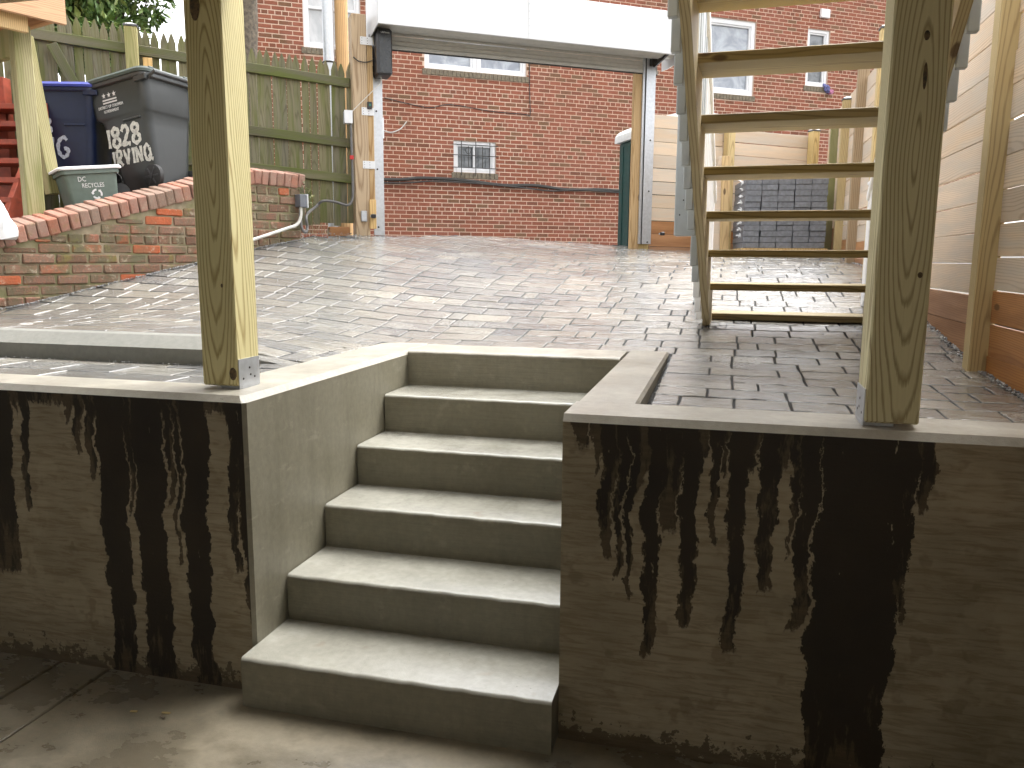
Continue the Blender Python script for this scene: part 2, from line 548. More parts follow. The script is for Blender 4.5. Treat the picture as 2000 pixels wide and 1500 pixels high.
def mk_concrete(name, c0, c1, rough0, rough1, bump=.15, lines=False, wet=False, rust=False, coat=0.0):
    t = NT(name)
    geo = t.n('NewGeometry').outputs['Position']
    n1 = t.noise(geo, 2.2, 6, .62)
    n2 = t.noise(geo, 38, 4, .6)
    n3 = t.noise(geo, 260, 2)
    col = t.ramp(n1, [(.28, c0), (.72, c1)])
    col = t.mix(.22, col, t.ramp(n2, [(.3, tuple(q * .62 for q in c0)), (.7, tuple(min(1, q * 1.2) for q in c1))]))
    h = t.math('ADD', t.math('MULTIPLY', n2, .5), t.math('MULTIPLY', n3, .35))
    if lines:
        wv = t.noise(t.vm('MULTIPLY', geo, (4.0, 4.0, 130.0)), 1.0, 3, .6, .7)
        h = t.math('ADD', h, t.math('MULTIPLY', wv, 1.0))
        stv = t.noise(t.vm('MULTIPLY', geo, (16.0, 16.0, 1.6)), 1.0, 5, .7, .4)
        col = t.mix(t.ramp(stv, [(.48, 0.0), (.70, .20)]), col, (.10, .088, .058))
        col = t.mix(t.ramp(t.noise(geo, 9, 4, .7), [(.58, 0.0), (.70, .35)]), col, (.36, .34, .27))
        col = t.mix(.14, col, t.ramp(wv, [(.35, tuple(q * .6 for q in c0)), (.65, c1)]))
    if name == 'wing_concrete':
        rub = t.noise(t.vm('MULTIPLY', t.vm('ADD', geo, (2.0, 5.0, 3.0)), (1.0, 1.0, 2.6)), 4.5, 6, .75, .5)
        col = t.mix(t.ramp(rub, [(.58, 0.0), (.66, .30)]), col, (.40, .37, .29))
        damp = t.noise(t.vm('MULTIPLY', geo, (6.0, 6.0, 1.0)), 1.4, 5, .7)
        col = t.mix(t.ramp(damp, [(.48, 0.0), (.66, .38)]), col, (.12, .105, .068))
    pits = t.n('TexVoronoi', {'Vector': geo, 'Scale': 34.0}).outputs['Distance']
    pm = t.math('MULTIPLY', t.ramp(pits, [(.05, 1.0), (.09, 0.0)]), t.ramp(t.noise(geo, 7, 2), [(.54, 0.0), (.58, 1.0)]))
    col = t.mix(t.math('MULTIPLY', pm, .6), col, (.06, .055, .045))
    rough = t.ramp(n1, [(.35, rough0), (.65, rough1)])
    if wet:
        w1 = t.noise(t.vm('MULTIPLY', geo, (1.0, 1.5, 1.0)), 1.7, 6, .66)
        wf = t.ramp(w1, [(.44, 1.0), (.56, 0.0)])
        col = t.mix(t.math('MULTIPLY', wf, .62), col, (.052, .040, .024))
        rough = t.math('ADD', t.math('MULTIPLY', wf, -.22), t.math('ADD', .42, t.math('MULTIPLY', n2, .1)))
    if rust:
        rs_ = t.noise(t.vm('ADD', geo, (5.3, 2.2, .7)), 5.5, 2)
        col = t.mix(t.ramp(rs_, [(.70, 0.0), (.80, .6)]), col, (.25, .12, .05))
    t.bump(h, bump, .006)
    if coat:      # a film of rain water, thicker in patches
        film = t.ramp(t.noise(t.vm('ADD', geo, (3.0, 1.0, 6.0)), 3.4, 4, .6), [(.36, .35), (.58, 1.0)])
        t.set(t.bsdf.inputs['Coat Weight'], t.math('MULTIPLY', film, coat))
        t.set(t.bsdf.inputs['Coat Roughness'], .10)
        t.set(t.bsdf.inputs['Coat Normal'], t.n('Bump', {'Height': t.math('ADD', n3, t.noise(geo, 95, 3)), 'Strength': .32, 'Distance': .004}).outputs[0])
        col = t.mix(t.math('MULTIPLY', film, .30), col, (.13, .12, .09))
        specks = t.noise(t.vm('ADD', geo, (7.0, 3.0, 1.0)), 55, 4, .8)
        col = t.mix(t.ramp(specks, [(.66, 0.0), (.74, .55)]), col, (.09, .075, .05))
    MAT[name] = t.out(col, rough, .5)


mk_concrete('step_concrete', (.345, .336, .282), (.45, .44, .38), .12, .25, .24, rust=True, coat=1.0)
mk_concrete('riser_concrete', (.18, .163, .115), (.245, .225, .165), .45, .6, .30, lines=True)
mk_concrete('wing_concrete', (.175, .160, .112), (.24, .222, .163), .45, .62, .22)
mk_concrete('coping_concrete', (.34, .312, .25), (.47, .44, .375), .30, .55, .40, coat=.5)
mk_concrete('kerb_concrete', (.165, .165, .145), (.225, .222, .195), .6, .75, .45)
mk_concrete('floor_concrete', (.205, .172, .115), (.285, .243, .17), .22, .45, .26, wet=True, coat=.9)


def mk_drip_wall(name, pts, x0, x1, seed):
    """cast concrete wall; rain has run over its top edge and left wet tongues of the lengths in pts (x, metres)"""
    t = NT(name)
    geo = t.n('NewGeometry').outputs['Position']
    s = t.n('SeparateXYZ', {0: geo}).outputs
    flat = t.n('CombineXYZ', {0: s[0], 1: float(seed), 2: s[2]}).outputs[0]
    w1 = t.math('SUBTRACT', t.noise(t.vm('MULTIPLY', flat, (2.0, 1, 1.0)), 34, 4, .7), .5)
    w2 = t.math('SUBTRACT', t.noise(t.vm('MULTIPLY', flat, (.4, 1, 1.0)), 6, 3), .5)
    xx = t.math('ADD', s[0], t.math('ADD', t.math('MULTIPLY', w1, .045), t.math('MULTIPLY', w2, .10)))
    xn = t.math('DIVIDE', t.math('SUBTRACT', xx, x0), x1 - x0)
    fc = t.n('FloatCurve', {'Factor': 1.0, 'Value': xn})
    cm = fc.mapping
    cu = cm.curves[0]
    P = [((x - x0) / (x1 - x0), L / 1.2) for x, L in pts]
    while len(cu.points) < len(P):
        cu.points.new(.5, .5)
    for p, (a, b) in zip(cu.points, P):
        p.location = (a, b)
        p.handle_type = 'VECTOR'
    cm.update()
    Lc = t.math('MULTIPLY', fc.outputs[0], 1.2)
    down = t.math('SUBTRACT', 1.05, s[2])
    m = t.math('SUBTRACT', t.math('ADD', Lc, t.math('MULTIPLY', w1, .10)), down)
    wet = t.ramp(t.math('ADD', .5, t.math('MULTIPLY', m, 16.0)), [(.40, 0.0), (.60, 1.0)])
    # the core of a run is soaked, its skirts only damp
    wn_ = t.noise(t.vm('MULTIPLY', flat, (2.4, 1, .5)), 11, 5, .7)
    soak = t.ramp(t.math('ADD', wn_, t.math('MULTIPLY', t.math('SUBTRACT', m, .14), .55)), [(.44, 0.0), (.52, 1.0)])
    holes = t.noise(t.vm('MULTIPLY', flat, (2.6, 1, .8)), 9, 4, .65)
    wet = t.math('MULTIPLY', wet, t.ramp(holes, [(.30, 0.0), (.33, 1.0)]))
    # damp foot with splashes
    foot = t.math('SUBTRACT', t.math('MULTIPLY', t.noise(flat, 22, 4, .7), .42), t.math('ADD', .16, s[2]))
    wet = t.math('MAXIMUM', wet, t.ramp(t.math('ADD', .5, t.math('MULTIPLY', foot, 14.0)), [(.45, 0.0), (.55, .85)]))
    grain = t.noise(t.vm('MULTIPLY', flat, (1.0, 1, 9.0)), 7, 6, .68, .6)
    n1 = t.noise(flat, 3.0, 5, .6)
    n3 = t.noise(flat, 120, 3)
    col = t.ramp(n1, [(.3, (.25, .21, .14)), (.7, (.40, .34, .24))])
    col = t.mix(t.ramp(grain, [(.40, .55), (.55, 0.0)]), col, (.17, .125, .065))
    patch = t.noise(t.vm('ADD', flat, (9, 0, 4)), 5, 4)
    col = t.mix(t.ramp(patch, [(.56, 0.0), (.60, .35)]), col, (.42, .36, .25))
    col = t.mix(t.ramp(t.noise(t.vm('ADD', flat, (2, 0, 7)), 8, 3), [(.60, 0.0), (.64, .45)]), col, (.16, .12, .07))
    wcol = t.mix(soak, t.ramp(grain, [(.35, (.060, .043, .024)), (.65, (.095, .070, .040))]), t.ramp(n1, [(.3, (.014, .010, .006)), (.7, (.032, .022, .012))]))
    col = t.mix(wet, col, wcol)
    t.bump(t.math('ADD', t.math('MULTIPLY', grain, .6), t.math('MULTIPLY', n3, .4)), .4, .005)
    MAT[name] = t.out(col, t.math('SUBTRACT', .75, t.math('MULTIPLY', wet, .33)), .4)


def runs(x0, x1, base, drips):
    """curve points for blunt drips: (from, to, length); base length elsewhere"""
    pts = [(x0, base)]
    last = base
    px = x0
    for a, c, L in sorted(drips):
        e = min(.005, (c - a) * .3)
        if a - e > px + .002:
            pts += [(a - e, base)]
        pts += [(a + e * .5, L), (c - e * .5, L * .985)]
        pts += [(c + e, base)]
        px = c + e
    pts.append((x1, base))
    out = []
    for p in pts:
        if not out or p[0] > out[-1][0] + 1e-4:
            out.append(p)
    return out


mk_drip_wall('left_wall_concrete', runs(-1.6, .05, .06, [(-1.5, -1.42, .7), (-1.12, -.975, .72), (-.955, -.945, .12), (-.925, -.895, .47), (-.72, -.70, .13), (-.685, -.655, .24), (-.635, -.605, .33), (-.59, -.485, 1.15), (-.475, -.455, .45), (-.445, -.33, 1.15), (-.315, -.29, .40), (-.285, -.265, .62), (-.25, -.155, 1.15), (-.07, -.035, .62), (-.028, .03, .80)]), -1.6, .05, 3.0)
mk_drip_wall('right_wall_concrete', runs(1.04, 2.75, .0, [(1.115, 1.155, .10), (1.165, 1.18, .18), (1.19, 1.228, .44), (1.233, 1.262, .50), (1.266, 1.292, .56), (1.297, 1.315, .20), (1.32, 1.368, .74), (1.372, 1.425, .34), (1.43, 1.478, .63), (1.482, 1.505, .10), (1.51, 1.535, .37), (1.54, 1.558, .16), (1.563, 1.608, .69), (1.612, 1.638, .14), (1.642, 1.688, .49), (1.692, 1.715, .12), (1.72, 1.74, .38),
                                                          (1.745, 1.79, .60), (1.795, 2.02, 1.15), (2.025, 2.045, .55), (2.05, 2.085, .22)]), 1.04, 2.75, 8.0)


def mk_glass(name, c0, c1, rough=.06):
    t = NT(name)
    c = t.coords()
    nz = t.noise(c, 2.3, 4, .6, 1.2)
    MAT[name] = t.out(t.ramp(nz, [(.38, c0), (.62, c1)]), rough, .9)


mk_glass('pane_sheer', (.22, .24, .28), (.40, .43, .47))
mk_glass('pane_dark', (.05, .055, .06), (.16, .17, .18))
mk_glass('pane_blind', (.42, .43, .44), (.58, .58, .58), .25)


def mk_leaf(name, stops):
    t = NT(name)
    r = t.rnd()
    col = t.ramp(r, stops)
    t.set(t.bsdf.inputs['Subsurface Weight'], 0.0)
    MAT[name] = t.out(col, .45, .45)


mk_leaf('shrub_leaf', [(0, (.06, .12, .03)), (.5, (.12, .20, .055)), (.85, (.20, .28, .085)), (1, (.32, .38, .14))])
mk_leaf('ivy_leaf', [(0, (.05, .075, .02)), (.6, (.13, .15, .05)), (1, (.30, .29, .13))])
plain('bark', (.14, .115, .085), .95, var=.25, scale=26, bump=.9)

# ------------------------------------------------------------------ key dimensions
RISE, RUN, SW = .1749, .3073, 1.0702
H = 6 * RISE                       # top of the retaining walls
Y1 = -.0954                        # first nosing
u_ = np.array([.821, .571, 0.0])   # alley direction (roll-up door, house, picket fence)
nh = np.array([-.571, .821, 0.0])
P0 = np.array([-1.726, 5.017, 0.0])
A = np.array([-2.858, 2.130, 0.0])
bd = np.array([.415, .910, 0.0]) / math.hypot(.415, .910)
bn = np.array([bd[1], -bd[0], 0.0])  # faces the yard
X_F = 2.66


def PL(s, off=0.0, z=0.0):
    """point on the door/fence line: s along, off towards the alley"""
    return P0 * [1, 1, 0] + u_ * s + nh * off + np.array([0, 0, z])


# thin plate surface of the sloping yard, from surveyed spot heights
_cp = np.array([(2.7, .2, .985), (1.3, .25, .985), (1.3, 1.0, 1.01), (1.28, 1.75, 1.04), (2.6, .98, 1.0), (2.6, 1.6, 1.033), (2.6, 2.48, 1.144), (1.45, 2.5, 1.125), (2.3, 2.6, 1.14), (2.6, 4.7, 1.45), (2.6, 5.7, 1.49),
                (2.6, 6.55, 1.57), (2.6, 8, 1.63), (.72, 6.72, 1.604), (1.05, 6.95, 1.596), (-.5, 5.87, 1.665), (-1.73, 5.02, 1.715), (-1.99, 4.03, 1.654), (-2.41, 3.12, 1.456), (-2.7, 2.48, 1.304), (-2.97, 1.88, 1.165),
                (-3.2, 1.3, 1.15), (-1.8, .85, 1.155), (-.85, .85, 1.15), (-.62, .9, 1.10), (-.40, .88, 1.050), (-.30, .95, 1.052), (-.25, 1.78, 1.055), (.5, 1.78, 1.05), (1.0, 1.78, 1.045), (3.4, 3, 1.2), (-4, 3, 1.6)])


def _phi(r):
    return np.where(r > 1e-9, r * r * np.log(r + 1e-12), 0)


_n = len(_cp)
_K = _phi(np.linalg.norm(_cp[:, None, :2] - _cp[None, :, :2], axis=2)) + .03 * np.eye(_n)
_Pm = np.c_[np.ones(_n), _cp[:, :2]]
_S = np.linalg.solve(np.block([[_K, _Pm], [_Pm.T, np.zeros((3, 3))]]), np.r_[_cp[:, 2], 0, 0, 0])


def yz(x, y):
    d = np.hypot(_cp[:, 0] - x, _cp[:, 1] - y)
    return float(_phi(d) @ _S[:_n] + _S[_n] + _S[_n + 1] * x + _S[_n + 2] * y)


# ================================================================== SETTING
# lower patio floor: slabs split by two saw cuts
pf = MB()
for a, b in ((-5.0, -.835), (-.826, -.620), (-.611, 5.0)):
    pf.box(a, b, -5.0, .30, -.25, 0.0, .004)
struct(pf.build('patio_floor', MAT['floor_concrete']))
pb = MB()
pb.box(-5, 5, -5, .3, -.5, -.02)
struct(pb.build('patio_base', MAT['soil']))

# alley + ground far
g = MB()
g.add([PL(-40, .55, 1.50), PL(40, .55, 1.44), PL(40, 60, 1.44), PL(-40, 60, 1.50)], [(0, 1, 2, 3)])
struct(g.build('alley', MAT['asphalt'], recalc=False))
g = MB()
g.add([(-150, -150, -.6), (150, -150, -.6), (150, 150, -.6), (-150, 150, -.6)], [(0, 1, 2, 3)])
struct(g.build('ground', MAT['soil'], recalc=False))

# yard: bed with joints, then pavers
bed = MB()
NX, NY = 44, 62
xs = np.linspace(-3.9, 2.72, NX)
ys = np.linspace(.215, 8.9, NY)
vid = {}
vs, fs = [], []
for j, y in enumerate(ys):
    for i, x in enumerate(xs):
        z = yz(x, y) - .0058
        if -.27 < x < 1.28 and y < 1.6:
            z = min(z, .99)
        if x < -.2 and y < .80:
            z = 1.0375
        vid[i, j] = len(vs)
        vs.append((x, y, z))
for j in range(NY - 1):
    for i in range(NX - 1):
        cx_, cy_ = (xs[i] + xs[i + 1]) / 2, (ys[j] + ys[j + 1]) / 2
        if -.1 < cx_ < 1.12 and cy_ < 1.55:
            continue
        if (np.array([cx_, cy_, 0]) - P0) @ nh > .60:
            continue
        if (np.array([cx_, cy_, 0]) - A) @ bn < -.12:
            continue
        fs.append((vid[i, j], vid[i + 1, j], vid[i + 1, j + 1], vid[i, j + 1]))
bed.add(vs, fs)
yard = bed.build('paved_yard', MAT['joint_sand'], recalc=False)
struct(yard)

ROW, GAP, TH = .168, .0088, .05
LENS = (.098, .195, .290)
pmesh = {}


def paver_mesh(L, Wd, var):
    key = (round(L, 3), round(Wd, 3), var)
    if key in pmesh:
        return pmesh[key]
    rs = np.random.default_rng(int(L * 1e4) * 7 + int(Wd * 1e4) + var * 991)
    hx, hy = L / 2 - GAP / 2, Wd / 2 - .0062
    n = 5
    # outline ring slightly uneven, chipped rim, uneven top
    ring = []
    for k in range(n):
        ring.append((-hx + 2 * hx * k / n, -hy))
    for k in range(2):
        ring.append((hx, -hy + 2 * hy * k / 2))
    for k in range(n):
        ring.append((hx - 2 * hx * k / n, hy))
    for k in range(2):
        ring.append((-hx, hy - 2 * hy * k / 2))
    ring = np.array(ring) + rs.normal(0, .0011, (len(ring), 2))
    c = .0032
    inner = ring * np.array([1 - c / hx, 1 - c / hy]) + rs.normal(0, .0006, ring.shape)
    m = len(ring)
    vs = [(x, y, -TH * .5) for x, y in ring] + [(x, y, -c * .8) for x, y in ring] + [(x, y, rs.normal(0, .0006)) for x, y in inner]
    vs.append((0, 0, rs.normal(.0006, .0008)))
    fs = []
    for k in range(m):
        k2 = (k + 1) % m
        fs += [(k, k2, m + k2, m + k), (m + k, m + k2, 2 * m + k2, 2 * m + k), (2 * m + k, 2 * m + k2, 3 * m)]
    b = MB()
    b.add(vs, fs)
    pmesh[key] = (b.mesh('paver', MAT['paver'], recalc=False), vs, fs)
    return pmesh[key]


pav = []
y = .238
row = 0
prng = random.Random(5)
while y < 8.6:
    y0, y1 = y, y + ROW
    segs = []
    if y1 <= 1.765:
        segs = [(-3.9, -.262, y0, y1), (1.282, 2.64, y0, y1)]
    else:
        segs = [(-3.9, 2.64, max(y0, 1.765) if y0 < 1.765 - .02 else y0, y1)]
        if y0 < 1.74:
            segs = [(-3.9, -.262, y0, y1), (-.262, 1.282, 1.768, y1), (1.282, 2.64, y0, y1)]
    for xa, xb, ya, yb in segs:
        if xb < 0 and ya < .80 and yb <= .80 + .03:
            continue
        if xb < 0 and ya < .80:
            ya = .80
        x = xa - prng.random() * .05 if xa < -3 else xa
        last = None
        while x < xb - .02:
            L = prng.choices(LENS, (2, 4, 4))[0]
            if L == last == LENS[0]:
                L = LENS[2]
            last = L
            if x + L > xb - .045:
                L = xb - x
            pav.append((x + L / 2, (ya + yb) / 2, L, yb - ya, None))
            x += L
    y = y1
    row += 1
# small level strip in front of the kerb, left of the steps
for ya, yb in ((.214, .405), (.405, .60), (.60, .677)):
    x = -3.0 + prng.random() * .1
    while x < -.27:
        L = prng.choices(LENS, (2, 4, 4))[0]
        if x + L > -.31:
            L = -.262 - x
        pav.append((x + L / 2, (ya + yb) / 2, L, yb - ya, 1.043))
        x += L

for xx_ in (-.346, -.498):
    pav.append((xx_, .738, .165 if xx_ > -.4 else .139, .120, 1.046))
cand = []
for (x, y, L, Wd, zfix) in pav:
    P = np.array([x, y, 0])
    if (P - A) @ bn < -.05 or (P - P0) @ nh > .52:
        continue
    z = yz(x, y) if zfix is None else zfix
    px, py, d = proj((x, y, z))
    ar = L * Wd / d ** 3 if d > .3 else 0
    hidden = not (-20 < px < 2020 and py < 900) or 357 < px < 505 or 1700 < px < 1800
    cand.append((0 if hidden else ar, x, y, z, L, Wd, zfix))
cand.sort(key=lambda c: -c[0])


def paver_matrix(x, y, z, zfix, jr):
    if zfix is None:
        e = .05
        ex = np.array([2 * e, 0, yz(x + e, y) - yz(x - e, y)])
        ey = np.array([0, 2 * e, yz(x, y + e) - yz(x, y - e)])
    else:
        ex, ey = np.array([1., 0, 0]), np.array([0, 1., 0])
    ex = ex / np.linalg.norm(ex)
    n = np.cross(ex, ey)
    n /= np.linalg.norm(n)
    n += np.array([jr.gauss(0, .0025), jr.gauss(0, .0025), 0])
    n /= np.linalg.norm(n)
    ex = ex - n * (ex @ n)
    ex /= np.linalg.norm(ex)
    ey = np.cross(n, ex)
    return np.c_[ex, ey, n], np.array([x, y, z + jr.gauss(0, .0008)])


jr = random.Random(3)
rest = MB()
for i, (ar, x, y, z, L, Wd, zfix) in enumerate(cand):
    me, vs, fs = paver_mesh(L, Wd, jr.randrange(5))
    T, o = paver_matrix(x, y, z, zfix, jr)
    if i < 300:
        ob = bpy.data.objects.new('paver', me)
        COL.objects.link(ob)
        ob.parent = yard
        m4 = Matrix.Identity(4)
        for a in range(3):
            for b in range(3):
                m4[a][b] = T[a][b]
            m4[a][3] = o[a]
        ob.matrix_local = m4
    else:
        rest.add(np.array(vs) @ T.T + o, fs)
rest.build('paver_field', MAT['paver'], yard, kind='stuff', recalc=False)

# gravel along the edges of the paving
gr = MB()
ico = [(0, 0, 1), (.9, 0, .3), (.28, .85, .3), (-.72, .53, .3), (-.72, -.53, .3), (.28, -.85, .3), (0, 0, -.6)]
icf = [(0, 1, 2), (0, 2, 3), (0, 3, 4), (0, 4, 5), (0, 5, 1), (6, 2, 1), (6, 3, 2), (6, 4, 3), (6, 5, 4), (6, 1, 5)]


def stone(x, y, z, r):
    a = prng.random() * 6.28
    c_, s_ = math.cos(a), math.sin(a)
    sx, sy, sz = (prng.uniform(.7, 1.3) for _ in range(3))
    vs = []
    for p in ico:
        px, py, pz = p[0] * sx * r, p[1] * sy * r, p[2] * sz * r * .8
        vs.append((x + px * c_ - py * s_, y + px * s_ + py * c_, z + pz))
    gr.add(vs, icf)


for k in range(1500):
    y = prng.random() ** 1.5 * 6.5 + .3
    x = 2.638 + abs(prng.gauss(0, .5)) * .0 + prng.uniform(-.03, .018)
    stone(x, y, yz(x, y) + .002, prng.uniform(.004, .010))
for k in range(1100):
    s_ = prng.uniform(-.9, 2.1)
    P = A + bd * s_ + bn * (abs(prng.gauss(0, .018)) + .004)
    stone(P[0], P[1], yz(P[0], P[1]) + .004, prng.uniform(.003, .008))
for k in range(260):
    s_ = prng.uniform(2.0, 3.1)
    P = A + bd * s_ + bn * prng.uniform(-.3, .12)
    stone(P[0], P[1], yz(P[0], P[1]) + .004, prng.uniform(.003, .008))
for k in range(160):
    x, y = 1.286 + prng.uniform(0, .006), prng.uniform(.25, 1.7)
    stone(x, y, yz(x, y) - .004, prng.uniform(.003, .007))
for k in range(330):
    a, r = prng.random() * 6.28, abs(prng.gauss(0, .09))
    q = prng.choice(((1.47, 2.45), (2.36, 2.45), (.65, 6.67), (2.4, 5.2)))
    x, y = q[0] + r * math.cos(a), q[1] + r * math.sin(a)
    stone(x, y, yz(x, y) + .003, prng.uniform(.003, .007))
for k in range(260):
    x = prng.uniform(-2.6, 2.5)
    y = prng.uniform(1.8, 6)
    if (np.array([x, y, 0]) - A) @ bn < .05:
        continue
    stone(x, y, yz(x, y) + .002, prng.uniform(.002, .0045))
for k in range(70):
    stone(prng.uniform(-1.9, -.5), .673 - abs(prng.gauss(0, .006)), 1.046, prng.uniform(.003, .006))
go = gr.build('gravel', MAT['gravel'], kind='stuff', recalc=False)
go['label'] = 'loose grey gravel along the edges of the paving'
go['category'] = 'gravel'

# neighbour's higher ground behind the brick wall
zc0, zcs = 1.733, .286


def zcap(t):
    return zc0 + zcs * min(t, 1.62)


g = MB()
nq = 14
vs, fs = [], []
for i in range(nq):
    t_ = -2.6 + 4.5 * i / (nq - 1)
    for k, off in enumerate((-.12, -.6, -1.5, -6)):
        P = A + bd * t_ + bn * off
        vs.append((P[0], P[1], zcap(max(-2, t_)) - .13 + (.03 * math.sin(i * 2.1 + k))))
for i in range(nq - 1):
    for k in range(3):
        a = i * 4 + k
        fs.append((a, a + 4, a + 5, a + 1))
g.add(vs, fs)
struct(g.build('neighbour_ground', MAT['soil'], recalc=False))

# ------------------------------------------------------------------ concrete: retaining walls, steps, kerb
CH = .022


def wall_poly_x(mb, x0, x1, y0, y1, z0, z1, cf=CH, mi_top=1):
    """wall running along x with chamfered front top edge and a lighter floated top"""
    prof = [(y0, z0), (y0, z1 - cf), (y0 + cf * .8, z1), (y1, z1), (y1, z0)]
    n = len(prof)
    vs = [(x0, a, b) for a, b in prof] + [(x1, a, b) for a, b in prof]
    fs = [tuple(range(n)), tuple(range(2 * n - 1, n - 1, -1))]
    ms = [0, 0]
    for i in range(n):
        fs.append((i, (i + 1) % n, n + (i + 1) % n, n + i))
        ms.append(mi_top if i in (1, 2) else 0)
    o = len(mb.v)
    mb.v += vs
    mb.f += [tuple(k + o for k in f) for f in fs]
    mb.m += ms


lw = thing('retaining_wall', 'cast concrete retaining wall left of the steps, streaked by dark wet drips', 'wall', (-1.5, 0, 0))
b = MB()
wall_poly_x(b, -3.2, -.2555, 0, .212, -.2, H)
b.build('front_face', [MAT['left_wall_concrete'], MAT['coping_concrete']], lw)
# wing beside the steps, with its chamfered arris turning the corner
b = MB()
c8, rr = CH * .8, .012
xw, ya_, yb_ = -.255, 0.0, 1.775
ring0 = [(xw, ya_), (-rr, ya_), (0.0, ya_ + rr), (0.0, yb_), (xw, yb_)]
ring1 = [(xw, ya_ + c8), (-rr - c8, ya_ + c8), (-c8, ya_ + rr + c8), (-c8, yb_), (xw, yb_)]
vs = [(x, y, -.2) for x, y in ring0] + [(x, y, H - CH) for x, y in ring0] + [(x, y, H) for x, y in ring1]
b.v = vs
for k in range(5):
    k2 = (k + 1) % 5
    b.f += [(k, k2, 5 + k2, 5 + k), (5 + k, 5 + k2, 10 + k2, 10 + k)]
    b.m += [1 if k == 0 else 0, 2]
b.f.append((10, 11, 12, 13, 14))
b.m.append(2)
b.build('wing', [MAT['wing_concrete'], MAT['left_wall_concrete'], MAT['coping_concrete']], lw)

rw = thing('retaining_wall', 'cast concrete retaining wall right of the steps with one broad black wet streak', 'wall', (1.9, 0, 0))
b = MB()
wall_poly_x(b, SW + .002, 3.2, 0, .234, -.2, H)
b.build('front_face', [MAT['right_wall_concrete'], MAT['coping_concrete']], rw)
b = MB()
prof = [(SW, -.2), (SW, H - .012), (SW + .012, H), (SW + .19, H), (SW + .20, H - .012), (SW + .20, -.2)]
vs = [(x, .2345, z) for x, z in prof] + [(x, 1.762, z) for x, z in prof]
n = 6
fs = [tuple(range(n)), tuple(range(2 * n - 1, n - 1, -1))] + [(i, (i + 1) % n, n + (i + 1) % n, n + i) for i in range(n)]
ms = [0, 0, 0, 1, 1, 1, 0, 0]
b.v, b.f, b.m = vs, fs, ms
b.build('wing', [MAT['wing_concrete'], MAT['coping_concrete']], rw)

st = thing('concrete_steps', 'flight of damp pale concrete steps between the two retaining walls', 'steps', (SW / 2, 0, 0))


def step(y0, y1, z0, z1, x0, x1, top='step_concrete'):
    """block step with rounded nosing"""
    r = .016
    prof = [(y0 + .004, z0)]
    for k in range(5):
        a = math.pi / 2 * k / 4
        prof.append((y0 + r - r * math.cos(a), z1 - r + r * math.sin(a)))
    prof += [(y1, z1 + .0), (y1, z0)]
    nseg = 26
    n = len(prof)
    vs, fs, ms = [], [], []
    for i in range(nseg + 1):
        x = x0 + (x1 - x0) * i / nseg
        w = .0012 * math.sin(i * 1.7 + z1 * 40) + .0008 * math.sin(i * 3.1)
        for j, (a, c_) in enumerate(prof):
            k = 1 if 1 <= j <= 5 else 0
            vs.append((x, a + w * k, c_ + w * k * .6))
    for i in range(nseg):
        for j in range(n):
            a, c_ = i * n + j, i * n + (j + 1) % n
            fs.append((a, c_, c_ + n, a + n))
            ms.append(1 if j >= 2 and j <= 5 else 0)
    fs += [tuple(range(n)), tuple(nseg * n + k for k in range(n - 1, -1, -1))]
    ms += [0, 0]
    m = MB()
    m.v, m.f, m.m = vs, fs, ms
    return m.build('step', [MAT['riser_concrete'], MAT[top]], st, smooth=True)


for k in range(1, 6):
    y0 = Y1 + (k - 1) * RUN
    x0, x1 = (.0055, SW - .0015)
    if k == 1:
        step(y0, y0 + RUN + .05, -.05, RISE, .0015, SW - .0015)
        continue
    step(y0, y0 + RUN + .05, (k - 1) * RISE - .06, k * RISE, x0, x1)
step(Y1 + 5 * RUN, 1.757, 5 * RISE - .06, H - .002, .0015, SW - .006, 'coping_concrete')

b = MB()
prof = [(.680, 1.0), (.680, 1.112), (.760, 1.160), (.797, 1.166), (.797, 1.0)]
x0, x1 = -3.3, -.575
vs = [(x0, a, c_) for a, c_ in prof] + [(x1, a, c_) for a, c_ in prof]
n = 5
b.add(vs, [tuple(range(n)), tuple(range(2 * n - 1, n - 1, -1))] + [(i, (i + 1) % n, n + (i + 1) % n, n + i) for i in range(n)])
kb = b.build('concrete_kerb', MAT['kerb_concrete'], origin=(-1.8, .74, 1.0))
tag(kb, 'low concrete kerb with sloped face behind the left deck post', 'kerb')

